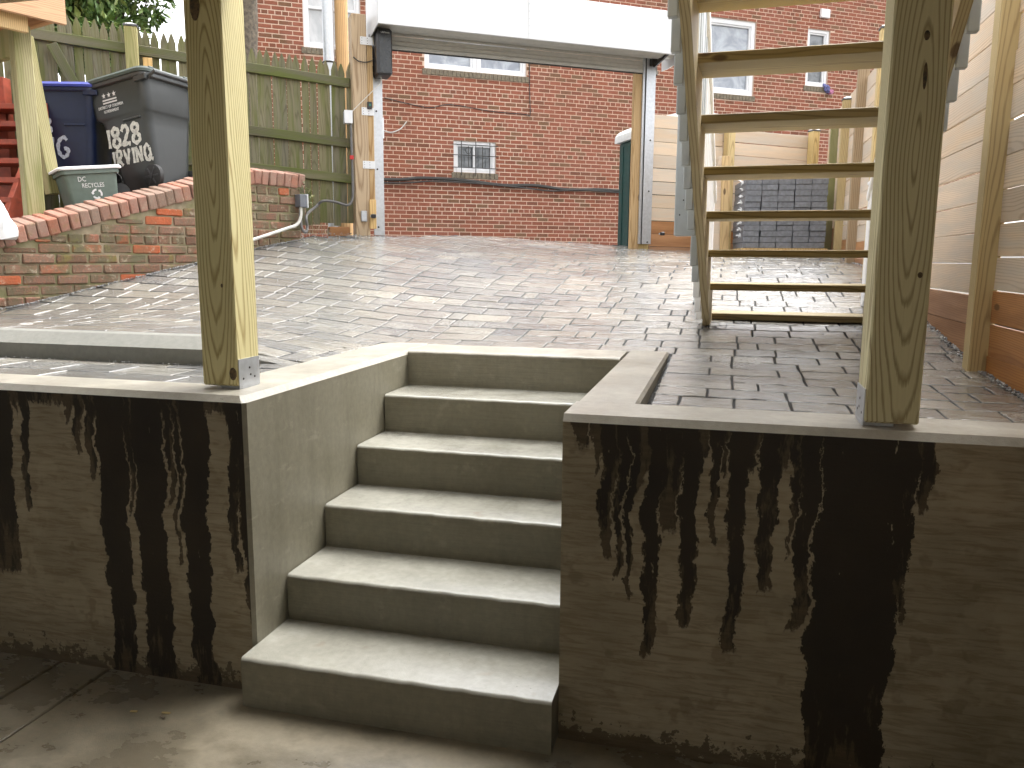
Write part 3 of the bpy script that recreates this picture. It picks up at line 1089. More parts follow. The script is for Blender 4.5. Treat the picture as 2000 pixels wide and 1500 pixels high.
# ------------------------------------------------------------------ deck overhead, its posts
for nm, (x, y), lab, brk in (('deck_post', (-.2421, .1235), 'thick square timber deck post standing on the left retaining wall', 1), ('deck_post', (1.9143, .0544), 'thick square timber deck post standing on the right retaining wall', -1)):
    t = thing(nm, lab, 'post', (x + .07, y + .07, H), 'posts carrying the deck')
    b = MB()
    b.box(x, x + .1397, y, y + .1397, H + .012, 2.40, .005)
    b.build('timber', MAT['pine_post'], t, origin=(x + .07, y + .07, H))
    for (fx, fz, rw_, rh_) in (((.045, 1.27, .016, .042), (.095, .36, .004, .006), (.122, .055, .012, .02)) if brk > 0 else ((.082, 1.03, .006, .011), (.085, .93, .0045, .03), (.112, .42, .0055, .007))):
        b = MB()
        kv = [(x + fx + rw_ * math.cos(a) * (1 + .12 * math.sin(3 * a + fz)), y - .0012, H + fz + rh_ * math.sin(a)) for a in np.linspace(0, 2 * math.pi, 15)[:-1]]
        kv2 = [(x + fx + rw_ * 1.25 * math.cos(a), y + .0005, H + fz + rh_ * 1.2 * math.sin(a)) for a in np.linspace(0, 2 * math.pi, 15)[:-1]]
        b.add(kv + kv2 + [(x + fx, y - .0016, H + fz)], [(k, (k + 1) % 14, 28) for k in range(14)] + [(k, 14 + k, 14 + (k + 1) % 14, (k + 1) % 14) for k in range(14)])
        b.build('knot', MAT['knot_wood'], t)
    b = MB()
    xs_ = x + .1397 if brk > 0 else x - .003
    b.box(xs_, xs_ + .003, y + .006, y + .134, H + .002, H + .105)
    b.box(x - .004 if brk < 0 else x + .06, x + .1435 if brk > 0 else x + .08, y + .02, y + .12, H + .0005, H + .011)
    pb_ = b.build('post_base', MAT['galvanised'], t)
    b = MB()
    for (dy, dz) in ((.03, .035), (.07, .07), (.1, .035), (.075, .045)):
        xx = xs_ + (.003 if brk > 0 else 0)
        b.tube([(xx - .001, y + dy, H + dz), (xx + brk * .002, y + dy, H + dz)], .004, 6)
    b.build('nail', MAT['dark_metal'], pb_)

dk = thing('deck', 'timber deck overhead roofing the sunken patio', 'deck', (0, -2, 2.85))
b = MB()
yy = .22
while yy > -4.5:
    b.box(-3.0, 2.75, yy - .137, yy, 2.822, 2.848, .003)
    yy -= .142
b.build('decking', MAT['pine_tread'], dk, kind='stuff')
for i in range(13):
    b = MB()
    x = -2.9 + i * .46
    b.box(x, x + .038, -4.5, .20, 2.636, 2.820)
    b.build('joist', MAT['pine_stringer'], dk)
b = MB()
b.box(-3.0, 2.75, .05, .19, 2.402, 2.634)
b.build('beam', MAT['pine_tread'], dk)
b = MB()
b.box(-4.2, 4.2, -4.9, -4.55, -.2, 7.0)
hb = b.build('own_house', MAT['house_back'], origin=(0, -4.7, 0))
tag(hb, 'rear wall of the house behind the sunken patio', 'house')
for x, lab in ((-3.4, 'left'), (3.05, 'right')):  # unseen side walls, added to keep side light off the patio
    b = MB()
    b.box(x - .15, x + .15, -4.55, 0.0 if x < 0 else -.01, -.2, 2.1)
    o = b.build('added_side_wall', MAT['kerb_concrete'], origin=(x, -2, 0))
    tag(o, 'unseen concrete side wall added to shade the sunken patio on the ' + lab, 'wall')

# ------------------------------------------------------------------ wooden stairs up to the deck
q = np.array([1.46, 2.669, 1.189])
SRUN, SRISE, PH = .276, .184, -.045
se = np.array([math.cos(PH), math.sin(PH), 0])
sr = np.array([math.sin(PH), -math.cos(PH), 0])   # uphill, towards the camera
WST = .835
ws = thing('deck_stairs', 'open timber stairs with white railing rising from the yard to the deck', 'stairs', tuple(q))
NT_ = 9


def SP(s, e, z):
    return q * [1, 1, 0] + sr * s + se * e + np.array([0, 0, z])


z0t = q[2]
for side, e0 in (('l', -.038), ('r', WST)):
    poly = []
    # top sawtooth, from the bottom (far) to the top (near)
    poly.append((-SRUN + .02, yz(*SP(-SRUN, 0, 0)[:2]) - .01))
    for k in range(NT_):
        zt = z0t + k * SRISE - .0385
        poly.append((k * SRUN - SRUN + .022, zt))
        poly.append((k * SRUN + .002, zt))
    ztop = z0t + (NT_ - 1) * SRISE + .14
    poly.append(((NT_ - 1) * SRUN + .002, ztop))
    poly.append(((NT_ - 1) * SRUN + .18, ztop))
    poly.append(((NT_ - 1) * SRUN + .18, 1.0 + .667 * ((NT_ - 1) * SRUN + .18)))
    zg = yz(*SP(.18, 0, 0)[:2])
    poly.append(((zg + .004 - 1.0) / .667, zg + .004))
    b = MB()
    b.prism(poly, (q[0], q[1], 0), sr, (0, 0, 1), se, e0, e0 + .038)
    sx_ = sr * math.cos(math.atan(.667)) + np.array([0, 0, math.sin(math.atan(.667))])
    Ts = np.c_[sx_, se, np.cross(sx_, se)]
    b.v = [tuple((np.array(p) - q) @ Ts) for p in b.v]
    o = link('stringer', b.mesh('stringer', MAT['pine_tread']), ws)
    m = Matrix.Identity(4)
    for a in range(3):
        for c_ in range(3):
            m[a][c_] = Ts[a][c_]
    o.matrix_local = m
for k in range(NT_):
    b = MB()
    c_ = SP(k * SRUN - SRUN / 2 - .006, WST / 2, z0t + k * SRISE - .019)
    b.ob((0, 0, 0), (WST / 2 + .037, SRUN / 2 + .004, .019), .003, np.c_[se, -sr, [0, 0, 1]])
    b.v = [tuple(np.array(p) + c_) for p in b.v]
    b.v = [tuple((np.array(p) - c_) @ np.c_[se, -sr, [0, 0, 1]]) for p in b.v]
    o = link('tread', b.mesh('tread', MAT['damp_tread']), ws, tuple(c_))
    o.rotation_euler = (0, 0, PH)
b = MB()
c_ = SP(-.03, WST / 2, 0)


def rail_side(e_in, sgn):
    """face mounted balusters, newels, handrail outside a stringer"""
    def lo(s):
        return 1.0 + .667 * s

    def top(s):
        return 2.235 + .667 * s
    s_ = 2.02
    newels = (.86, -.50)
    bal = []
    while s_ > -.42:
        if all(abs(s_ - nw) > .085 for nw in newels):
            bal.append(s_)
        s_ -= .128
    for s_ in bal:
        c0 = SP(s_, e_in + sgn * .0205, 0)
        zb = max(lo(s_) - .02, yz(c0[0], c0[1]) + .05)
        b = MB()
        b.ob(c0 + [0, 0, (zb + top(s_) - .03) / 2], (.0175, .0175, (top(s_) - .03 - zb) / 2), .003, np.c_[se, -sr, [0, 0, 1]])
        b.build('baluster', MAT['shaded_vinyl'] if s_ > .55 else MAT['white_vinyl'], ws, origin=tuple(c0 + [0, 0, zb]))  # nearer balusters get the darker vinyl, coloured as if in shade
    for i, s_ in enumerate(newels):
        c0 = SP(s_, e_in + sgn * .056, 0)
        zb = 1.62 if i == 0 else yz(c0[0], c0[1]) + .002
        zt = top(s_) + .06
        b = MB()
        b.ob(c0 + [0, 0, (zb + zt) / 2], (.052, .052, (zt - zb) / 2), .004, np.c_[se, -sr, [0, 0, 1]])
        nw = b.build('newel', MAT['shaded_vinyl'] if i == 0 else MAT['white_vinyl'], ws, origin=tuple(c0 + [0, 0, zb]))
        b = MB()
        b.ob(c0 + [0, 0, zt + .012], (.06, .06, .012), .006, np.c_[se, -sr, [0, 0, 1]])
        b.build('newel_cap', MAT['white_vinyl'], nw)
        if i == 0:
            b = MB()
            for dz, de in ((.10, .03), (.10, -.03), (.17, -.012), (.23, .035)):
                p_ = c0 + sr * .052 + se * de * .9 + np.array([0, 0, zb + dz])
                b.tube([p_ - sr * .001, p_ + sr * .002], .004, 6)
            b.build('screw_head', MAT['dark_metal'], nw)
    a_, b_ = SP(-.5, e_in + sgn * .0205, top(-.5) - .02), SP(2.3, e_in + sgn * .0205, top(2.3) - .02)
    b = MB()
    b.bar(a_, b_, .062, .045, .006)
    b.build('handrail', MAT['white_vinyl'], ws)


rail_side(-.0385, -1)
rail_side(WST + .0385, 1)

# ------------------------------------------------------------------ cedar fence on the right (boards along y, posts inside)
BH = .14


def board_panel(parent, P, d2, L, zb0, zt, tilt=0.0, wet=2, follow=None):
    """horizontal boards; P inner-face start, d2 direction, boards on the far side of the face"""
    T = frame(d2)
    k = 0
    z = zt
    while z > zb0:
        z1, z0 = z, max(z - BH + .005, zb0 - .02)
        if z1 - z0 < .02:
            break
        low = (z0 - zb0) < BH * wet - .02
        b = MB()
        b.ob((0, 0, 0), (L / 2, .009, (z1 - z0) / 2), .002)
        me = b.mesh('board', MAT['cedar_wet'] if low else MAT['cedar_pale'])
        jz = prng.gauss(0, .0015)
        o = link('board', me, parent, tuple(np.array(P) * [1, 1, 0] + T[:, 0] * L / 2 + T[:, 1] * (-.010 + prng.gauss(0, .0012)) + np.array([0, 0, (z0 + z1) / 2 + jz])))
        o.rotation_euler = (prng.gauss(0, .006), tilt + prng.gauss(0, .001), math.atan2(d2[1], d2[0]))
        z -= BH
        k += 1


def fpost(parent, x, y, zt, w=.089, T=None, capw=True, rot=0.0, mat='fence_post_wood', zb=None):
    zb = yz(x, y) - .05 if zb is None else zb
    b = MB()
    b.ob((0, 0, (zt - zb) / 2), (w / 2, w / 2, (zt - zb) / 2), .004)
    me = b.mesh('post', MAT[mat])
    o = link('post', me, parent, (x, y, zb))
    o.rotation_euler = (0, 0, rot)
    if capw:
        for nm, z0, z1, hw, mm in (('post_cap', zt + .0005, zt + .016, w / 2 + .006, 'cap_metal'),):
            b = MB()
            b.ob((0, 0, zt - zb + .008), (hw, hw, .008), .002)
            o2 = link(nm, b.mesh(nm, MAT[mm]), o, (0, 0, 0))
            o2.location = (0, 0, 0)
            b = MB()
            hh = zt - zb + .0165
            b.add([(-hw * .9, -hw * .9, hh), (hw * .9, -hw * .9, hh), (hw * .9, hw * .9, hh), (-hw * .9, hw * .9, hh), (0, 0, hh + .022)], [(0, 1, 4), (1, 2, 4), (2, 3, 4), (3, 0, 4), (3, 2, 1, 0)])
            o3 = link('cap_top', b.mesh('cap_top', MAT['cap_white']), o2, (0, 0, 0))
            o3.location = (0, 0, 0)
    return o


rf = thing('cedar_fence', 'new cedar plank fence along the right side of the yard', 'fence', (X_F, 3, 1.2))
# (y0,y1,top) of panels
for y0, y1, zt in ((-1.5, 1.62, 2.78), (1.62, 3.05, 2.75), (3.05, 4.45, 2.92), (4.45, 5.55, 3.06), (5.55, 6.7, 3.10), (6.7, 8.1, 3.10)):
    zb = min(yz(X_F, max(y0, .2)), yz(X_F, y1))
    board_panel(rf, (X_F - .002, y1, 0), (0, -1), y1 - y0 - .004, zb - .01, zt, wet=2.3 if y0 < 3 else 1.2)
for y, zt, m in ((1.60, 3.0, 'fence_post_wood'), (3.05, 3.0, 'fence_post_wood'), (4.50, 3.20, 'fence_post_wood'), (5.50, 3.22, 'gate_post_wood'), (6.42, 3.04, 'fence_post_wood'), (7.25, 2.98, 'old_green_wood')):
    fpost(rf, X_F - .049, y, zt, .089, mat=m)

# rear fence from the roll-up door to the corner
bf = thing('cedar_fence', 'pale cedar plank fence closing the back right corner of the yard', 'fence', tuple(PL(3.3, 0, 1.6)))
board_panel(bf, PL(3.90, .05), -u_[:2], .90, 1.575, 3.03, tilt=-.015, wet=2.1)
board_panel(bf, PL(5.15, .05), -u_[:2], 1.245, 1.60, 2.93, tilt=-.02, wet=1.2)
c_ = PL(3.95, .0)
fpost(bf, c_[0], c_[1], 3.0, .092, rot=.6, capw=False)
c_ = PL(5.10, .0)
fpost(bf, c_[0], c_[1], 2.97, .092, rot=.6)

# ------------------------------------------------------------------ roll-up door
rd = thing('roll_up_door', 'rolled-up white metal garage door hanging between two steel tracks', 'door', tuple(PL(1.45, 0, 1.65)))
DT = np.c_[u_, nh, [0, 0, 1.0]]


def dbox(name, s0, s1, o0, o1, z0, z1, mat, parent=rd, c=.002, **kw):
    b = MB()
    ctr = PL((s0 + s1) / 2, (o0 + o1) / 2, (z0 + z1) / 2)
    b.ob(ctr, ((s1 - s0) / 2, (o1 - o0) / 2, (z1 - z0) / 2), c, DT)
    return b.build(name, MAT[mat] if isinstance(mat, str) else mat, parent, origin=tuple(ctr), **kw)


# hood: front (-o side) and ends as sheet metal, open below with the rolled curtain inside
HB, HT = 3.535, 3.93
hood = MB()
fr0 = -.45
prof = [(fr0, HB), (fr0, HT), (.10, HT + .02), (.10, HB + .02)]
hood.prism([(-.02, HB), (-.02, HB)], (0, 0, 0), (1, 0, 0), (0, 0, 1), (0, 1, 0), 0, 0) if False else None
sA, sB = -.048, 3.12


def hp(s, o, z):
    return PL(s, o, z)


t_ = .004
seam = 1.36
for a, c_ in ((sA, seam - .001), (seam + .001, sB)):
    b = MB()
    b.ob(PL((a + c_) / 2, fr0, (HB + HT) / 2), ((c_ - a) / 2, .004, (HT - HB) / 2), .001, DT)
    b.ob(PL((a + c_) / 2, fr0 + .012, HB + .004), ((c_ - a) / 2, .014, .004), .001, DT)
    hd = b.build('hood_sheet', MAT['white_metal'], rd)
b = MB()
b.ob(PL((sA + sB) / 2, (fr0 + .1) / 2, HT + .004), ((sB - sA) / 2, (.1 - fr0) / 2, .004), .001, DT)
b.build('hood_top', MAT['white_metal'], rd)
for s_ in (sA, sB):
    b = MB()
    b.prism([(fr0 + .005, HB), (fr0 + .005, HT - .002), (.10, HT - .002), (.10, HB - .04), (.0, HB - .04)], PL(s_, 0, 0), nh, (0, 0, 1), u_, -.004, .004)
    b.build('hood_end', MAT['white_metal'], rd)
for k in range(6):
    b = MB()
    c_ = PL(seam + .012, fr0 - .0045, HB + .05 + k * .065)
    b.tube([c_, c_ - nh * .003], .005, 6)
    b.build('rivet', MAT['galvanised'], rd)
# rolled curtain
b = MB()
nseg = 40
ring = []
for k in range(nseg):
    a = 2 * math.pi * k / nseg
    r_ = .165 + (.006 if k % 4 < 2 else 0)
    ring.append((-.115 + r_ * math.cos(a), HB + .20 + r_ * math.sin(a)))
b.prism(ring, PL(0, 0, 0), nh, (0, 0, 1), u_, sA + .03, sB - .03)
b.build('curtain_roll', MAT['slat_metal'], rd)
for k in range(5):
    dbox('slat', sA + .05, sB - .10, .015 + .004 * (k % 2), .030 + .004 * (k % 2), 3.475 + k * .045, 3.475 + k * .045 + .043, 'slat_metal', c=.006)
dbox('bottom_bar', sA + .05, sB - .10, .006, .042, 3.440, 3.474, 'slat_metal', c=.004)
dbox('weather_seal', sA + .05, sB - .10, .014, .034, 3.430, 3.4475, 'door_rubber')
for i, (s0, s1) in enumerate(((-.033, .065), (2.872, 2.982))):
    zb = yz(*PL((s0 + s1) / 2)[:2])
    tr = dbox('track', s0, s1, -.022, .020, zb + (.002 if i == 0 else .06), 3.66, 'galvanised')
    if i == 1:
        dbox('track_lip', s0 - .030, s0 - .003, -.004, .022, zb + .06, 3.60, 'galvanised', tr)
        dbox('track_lip', s0 - .0028, s0 - .0002, -.021, .022, zb + .06, 3.60, 'dark_metal', tr)
    for z in (zb + .08, zb + .62, zb + 1.15):
        c_ = PL((s0 + s1) / 2 + (-.012 if i == 0 else .01), -.0222, z)
        b = MB()
        b.tube([c_, c_ - nh * .004], .009, 10)
        b.build('bolt', MAT['dark_metal'], tr)
for z in (1.78 + .58, 1.78 + 1.02 + .04, 3.46):
    br = dbox('bracket', -.150, -.036, -.122, -.1185, z - .035, z + .035, 'white_metal')
    b = MB()
    for i in range(2):
        for j in range(3):
            c_ = PL(-.135 + i * .05, -.1222, z - .022 + j * .022)
            b.tube([c_, c_ - nh * .0015], .0035, 6)
    b.build('bolt', MAT['dark_metal'], br)
b = MB()
b.prism([(.0, .0), (.08, .0), (.11, .10), (.02, .13)], PL(-.05, -.10, 3.44), u_, (0, 0, 1), nh, 0, .012)
b.build('end_plate', MAT['slat_metal'], rd)
b = MB()
b.bar(PL(3.04, -.30, 3.66), PL(2.93, -.06, 3.50), .03, .04, .003)
b.bar(PL(2.90, -.05, 3.55), PL(2.97, -.05, 3.55), .05, .09, .003)
b.build('end_plate', MAT['dark_metal'], rd)

# opener
oo = thing('door_opener', 'tall black door opener box hung at the left end of the rolled door', 'opener', tuple(PL(.12, -.1, 3.2)))
dbox('case', -.022, .122, -.235, -.03, 3.150, 3.560, 'black_plastic', oo, c=.018)
dbox('cover', .002, .110, -.2415, -.2348, 3.167, 3.540, 'black_panel', oo, c=.006)
dbox('access_panel', .014, .098, -.2445, -.2418, 3.18, 3.36, 'black_panel', oo, c=.002)
dbox('mounting_lug', -.055, -.022, -.06, -.03, 3.21, 3.26, 'dark_metal', oo, c=.003)
dbox('mounting_lug', -.055, -.022, -.06, -.03, 3.48, 3.54, 'dark_metal', oo, c=.003)


def text_mesh(name, body, size, mat, extr=.0012, sx=1.0):
    cu = bpy.data.curves.new(name, 'FONT')
    cu.body = body
    cu.size = size
    cu.extrude = extr
    cu.align_x = 'CENTER'
    cu.resolution_u = 2
    tmp = bpy.data.objects.new('tmp', cu)
    COL.objects.link(tmp)
    dg = bpy.context.evaluated_depsgraph_get()
    me = bpy.data.meshes.new_from_object(tmp.evaluated_get(dg))
    bpy.data.objects.remove(tmp)
    for v in me.vertices:
        v.co.x *= sx
    me.materials.clear()
    me.materials.append(mat)
    me.name = name
    return me


def place_flat(o, origin, xd, yd):
    xd, yd = np.array(xd, float), np.array(yd, float)
    xd /= np.linalg.norm(xd)
    yd = yd - xd * (yd @ xd)
    yd /= np.linalg.norm(yd)
    n = np.cross(xd, yd)
    m = Matrix.Identity(4)
    for i in range(3):
        m[i][0], m[i][1], m[i][2], m[i][3] = xd[i], yd[i], n[i], origin[i]
    if o.parent:
        o.matrix_local = world_of(o.parent).inverted() @ m
    else:
        o.matrix_world = m


lt = link('lettering', text_mesh('lettering', 'LiftMaster', .020, MAT['print_white']), oo)
place_flat(lt, PL(.056, -.2425, 3.512), u_, (0, 0, 1))

# gate posts of the door
for s0, s1, o0, o1, zt, mat, lab in ((-.226, -.036, -.118, .06, 3.69, 'gate_post_wood', 'weathered square timber post left of the rolled-up door'), (2.757, 2.862, .024, .075, 3.50, 'gate_post_wood', 'narrow timber post right of the rolled-up door')):
    zb = yz(*PL((s0 + s1) / 2)[:2])
    t = thing('gate_post', lab, 'post', tuple(PL((s0 + s1) / 2, 0, zb)), 'timber posts carrying the rolled-up door')
    if s0 < 0:
        dbox('timber', s0, -.092, o0, o1, zb - .02, zt, mat, t, c=.005)
        dbox('timber', -.0915, -.0365, o0 + .012, o1 - .02, zb + .06, zt - .25, mat, t, c=.004)
        dbox('block', -.10, -.038, -.150, -.119, zb + .05, zb + .32, 'raw_pine', t, c=.003)
    else:
        dbox('timber', s0, s1, o0, o1, zb - .02, zt, mat, t, c=.004)
        dbox('timber', 2.863, 2.985, .030, .09, zb - .02, zt - .4, 'fence_post_wood', t, c=.004)
# photo eyes
for s_, zz, lab in ((-.07, .17, 'left'), (3.03, .17, 'right')):
    zb = yz(*PL(s_)[:2])
    t = thing('door_sensor', 'small black door sensor at the foot of the %s steel track' % lab, 'sensor', tuple(PL(s_, -.17, zb + zz)))
    dbox('bracket', s_ - .03, s_ + .03, -.168, -.151, zb + zz - .008, zb + zz + .008, 'galvanised', t)
    dbox('eye', s_ - .025, s_ + .02, -.20, -.1685, zb + zz - .018, zb + zz + .018, 'black_plastic', t, c=.005)
    if s_ < 0:
        dbox('cover', s_ - .11, s_ - .05, -.135, -.1185, zb + zz - .05, zb + zz + .05, 'galvanised', t, c=.006)

# control box + push button + cable on the post
t = thing('junction_box', 'small grey electrical box on the fence beside the weathered post', 'box', tuple(PL(-.27, -.12, 2.70)))
dbox('body', -.315, -.245, -.16, -.075, 2.72, 2.83, 'box_grey', t, c=.004)
dbox('cover', -.318, -.242, -.168, -.1605, 2.717, 2.833, 'white_metal', t, c=.003)
t = thing('push_button', 'tiny black push button with green lens on the weathered post', 'button', tuple(PL(-.07, -.13, 2.88)))
dbox('case', -.10, -.055, -.145, -.1185, 2.86, 2.925, 'black_plastic', t, c=.005)
dbox('lens', -.085, -.068, -.1475, -.1453, 2.885, 2.905, 'green_lens', t, c=.001)
tg = dbox('warning_tag', -.275, -.238, -.155, -.152, 2.40, 2.435, 'red_tag', None, c=.001)
tag(tg, 'small red tag hanging below the grey electrical box', 'tag')


def smooth_path(pts, n=8):
    pts = [np.array(p, float) for p in pts]
    out = []
    for i in range(len(pts) - 1):
        p0, p1, p2, p3 = pts[max(i - 1, 0)], pts[i], pts[i + 1], pts[min(i + 2, len(pts) - 1)]
        for k in range(n):
            t = k / n
            out.append(.5 * ((2 * p1) + (-p0 + p2) * t + (2 * p0 - 5 * p1 + 4 * p2 - p3) * t * t + (-p0 + 3 * p1 - 3 * p2 + p3) * t ** 3))
    out.append(pts[-1])
    return out


def cable(name, pts, r, mat, label, cat, n=8, seg=6):
    b = MB()
    b.tube(smooth_path(pts, n), r, seg)
    o = b.build(name, MAT[mat], origin=tuple(pts[0]), smooth=True)
    return tag(o, label, cat)


def WP(t, off, z):
    """point on the brick wall: t along, off in front of its face"""
    return A + bd * t + bn * off + np.array([0, 0, z])


cable('conduit', [PL(-.255, -.135, 2.72), PL(-.252, -.135, 2.4), PL(-.250, -.135, 2.15), PL(-.262, -.14, 2.03), PL(-.31, -.15, 1.985), PL(-.42, -.15, 2.01), PL(-.53, -.16, 2.015), PL(-.60, -.18, 1.96), WP(2.13, .02, 1.86), WP(2.11, .05, 1.76), WP(2.085, .06, 1.715), WP(2.05, .055, 1.745), WP(2.045, .045, 1.84), WP(2.05, .045, 1.92)], .0125, 'conduit_grey', 'flexible grey conduit looping from the fence to the brick wall end', 'conduit', 8, 8)
cable('conduit_pipe', [WP(2.05, .05, 1.925), WP(2.045, .05, 1.84), WP(2.0, .05, 1.775), WP(1.88, .05, 1.735), WP(1.5, .05, 1.62), WP(1.36, .05, 1.58)], .013, 'pvc_white', 'pale straight conduit pipe running down along the brick wall', 'pipe', 6, 8)
t = thing('junction_box', 'small two-tone electrical box on the end of the brick wall', 'box', tuple(WP(2.06, .05, 1.97)))
b = MB()
b.ob(WP(2.06, .042, 1.975), (.036, .036, .052), .003, np.c_[bd, -bn, [0, 0, 1.0]])
b.build('body', MAT['box_side'], t)
b = MB()
b.ob(WP(2.102, .042, 1.975), (.005, .040, .056), .002, np.c_[bd, -bn, [0, 0, 1.0]])
b.build('cover', MAT['white_metal'], t)
cable('wire', [PL(-.215, -.12, 3.31), PL(-.17, -.135, 3.275), PL(-.10, -.14, 3.27), PL(-.04, -.10, 3.30), PL(.03, -.06, 3.345)], .005, 'cable_black', 'short black wire looped across the weathered post', 'wire')
cable('wire', [PL(.03, -.15, 3.15), PL(.03, -.12, 3.10), PL(-.02, -.13, 3.05), PL(-.14, -.13, 2.93), PL(-.24, -.13, 2.83)], .0035, 'pvc_white', 'thin pale wire running down from the door opener', 'wire')

# ------------------------------------------------------------------ stockade fence behind the bins
pf_ = thing('picket_fence', 'mossy weathered stockade fence with pointed pickets behind the bins', 'fence', tuple(PL(-1.6, .05, 2.0)))
FS = -.075   # rails drop towards the door


def ftop(s):
    return 3.258 + .082 * (-s)


s_ = -.245
k = 0
while s_ > -5.2:
    zt = ftop(s_) + prng.uniform(-.012, .012)
    zb = 1.82 + prng.uniform(-.03, .02) if s_ > -.62 else 1.76
    if s_ < -.62 and s_ > -2.2:
        zb = 1.80
    w = .0312
    b = MB()
    poly = [(-w, 0), (w, 0), (w, zt - zb - .085), (w * .55, zt - zb - .035), (w * .12, zt - zb), (-w * .12, zt - zb), (-w * .55, zt - zb - .035), (-w, zt - zb - .085)]
    c_ = PL(s_, .02 + prng.uniform(-.003, .003), zb)
    b.prism(poly, (0, 0, 0), u_, (0, 0, 1), nh, 0, .016)
    o = link('picket', b.mesh('picket', MAT['picket_wood']), pf_, tuple(c_))
    o.rotation_euler = (0, prng.gauss(0, .006), 0)
    s_ -= .0645 + prng.uniform(-.0012, .003)
    k += 1
for za in (3.100, 2.560, 2.235):
    for s0, s1 in ((-.235, -2.02), (-2.02, -3.6), (-3.6, -5.2)):
        def rz(s):
            return za + .076 * (-s - .235)
        b = MB()
        b.bar((0, 0, 0), PL(s1, -.012, rz(s1)) - PL(s0, -.012, rz(s0)), .038, .082, .004)
        a_ = PL(s0, -.004, rz(s0))
        # rail mesh in local axes so the grain follows it
        L = np.linalg.norm(PL(s1, 0, rz(s1)) - PL(s0, 0, rz(s0)))
        b = MB()
        b.ob((0, 0, 0), (L / 2 - .002, .018, .041), .004)
        mid = (PL(s0, -.0, rz(s0)) + PL(s1, -.0, rz(s1))) / 2
        o = link('rail', b.mesh('rail', MAT['rail_wood']), pf_, tuple(mid))
        ang = math.atan2(rz(s1) - rz(s0), abs(s1 - s0))
        o.rotation_euler = (0, ang, math.atan2(u_[1], u_[0]))
for s_, zt, m in ((-2.06, 3.40, 'old_green_wood'), (-3.55, 3.45, 'old_green_wood')):
    c_ = PL(s_, -.065)
    fpost(pf_, c_[0], c_[1], zt, .098, rot=.6, mat=m, zb=1.85)
c_ = PL(-1.945, -.045)
b = MB()
b.ob((0, 0, .5), (.036, .012, .55), .002)
o = link('patch_board', b.mesh('patch_board', MAT['raw_pine']), pf_, (c_[0], c_[1], 2.12))
o.rotation_euler = (0, 0, math.atan2(u_[1], u_[0]))
b = MB()
d_ = PL(-2.30, -.035, 2.45) - PL(-2.66, -.035, 3.22)
L = np.linalg.norm(d_)
b.ob((0, 0, 0), (L / 2, .014, .04), .003)
o = link('brace', b.mesh('brace', MAT['rail_wood']), pf_, tuple((PL(-2.30, -.04, 2.45) + PL(-2.66, -.04, 3.22)) / 2))
o.rotation_euler = (0, math.atan2(.77, .36), math.atan2(u_[1], u_[0]))
# timber offcut and twigs under the fence
c_ = PL(-.37, .01, 1.745)
b = MB()
b.ob(c_, (.10, .045, .045), .006, DT)
tag(b.build('timber_offcut', MAT['cedar_wet'], origin=tuple(c_)), 'orange-brown timber offcut lying under the mossy fence', 'timber')
b = MB()
for k in range(26):
    p_ = PL(-.58 + prng.uniform(-.12, .12), -.03 + prng.uniform(-.06, .05), 1.72)
    e_ = p_ + np.array([prng.uniform(-.07, .07), prng.uniform(-.05, .05), prng.uniform(.03, .13)])
    b.tube([p_, (p_ + e_) / 2 + [0, 0, .015], e_], [.0025, .002, .001], 4)
o = b.build('dry_weeds', MAT['dry_twig'], origin=tuple(PL(-.58, 0, 1.72)), kind='stuff')
tag(o, 'tangle of dry weed stems at the foot of the mossy fence', 'weeds')

# ------------------------------------------------------------------ brick garden wall
bw = thing('brick_garden_wall', 'mossy old brick garden wall with sloping brick-on-edge coping', 'wall', tuple(WP(.5, -.1, 1.3)))
WTH = .215
b = MB()
poly = [(-1.6, .8), (2.085, .8), (2.085, 2.085), (1.60, 2.085), (-1.6, zc0 - 1.6 * zcs - .098)]
b.prism(poly, A, bd, (0, 0, 1), bn, -WTH + .006, -.006)
b.build('mortar', MAT['garden_mortar'], bw)
BT = np.c_[bd, -bn, [0, 0, 1.0]]
gbm = {}


def gbrick(L, Hh, D, var, mat):
    key = (round(L, 3), round(Hh, 3), var, mat)
    if key not in gbm:
        b = MB()
        b.ob((0, 0, 0), (L / 2, D / 2, Hh / 2), .008, jit=.0034)
        gbm[key] = b.mesh('brick', MAT[mat])
    return gbm[key]


course = .0695
z = .97
r_ = 0
HOLE = (-.27, .0)
while z < 2.06:
    t_ = -1.6 + (0 if r_ % 2 else -.105)
    header = r_ % 6 == 3
    while t_ < 2.07:
        L = (.105 if header else .21)
        L += prng.uniform(-.004, .004)
        a_, e_ = t_, min(t_ + L, 2.088)
        if e_ > 2.02:
            e_ = 2.088
        tm = (a_ + e_) / 2
        t_ = e_
        if e_ - a_ < .03:
            continue
        cb = min(zcap(a_), zcap(e_)) - .110
        zt = min(z + course - .010, cb)
        if zt - z < .018:
            continue
        P = WP(tm, 0, 0)
        if zt < yz(P[0], P[1]) - .03:
            continue
        if r_ == 4 and -.36 < tm < -.14:      # a brick has fallen out here
            continue
        me = gbrick(round((e_ - a_ - .011) * 50) / 50 if e_ - a_ < .19 else .198, zt - z if zt - z < course - .011 else .0590, .10, prng.randrange(5), 'garden_brick')
        proud = prng.uniform(-.0005, .0065)
        c_ = WP(tm, -.05 + proud, (z + zt) / 2)
        o = link('brick', me, bw, tuple(c_))
        o.rotation_euler = (prng.gauss(0, .008), prng.gauss(0, .006), math.atan2(bd[1], bd[0]) + prng.gauss(0, .006))
    z += course
    r_ += 1
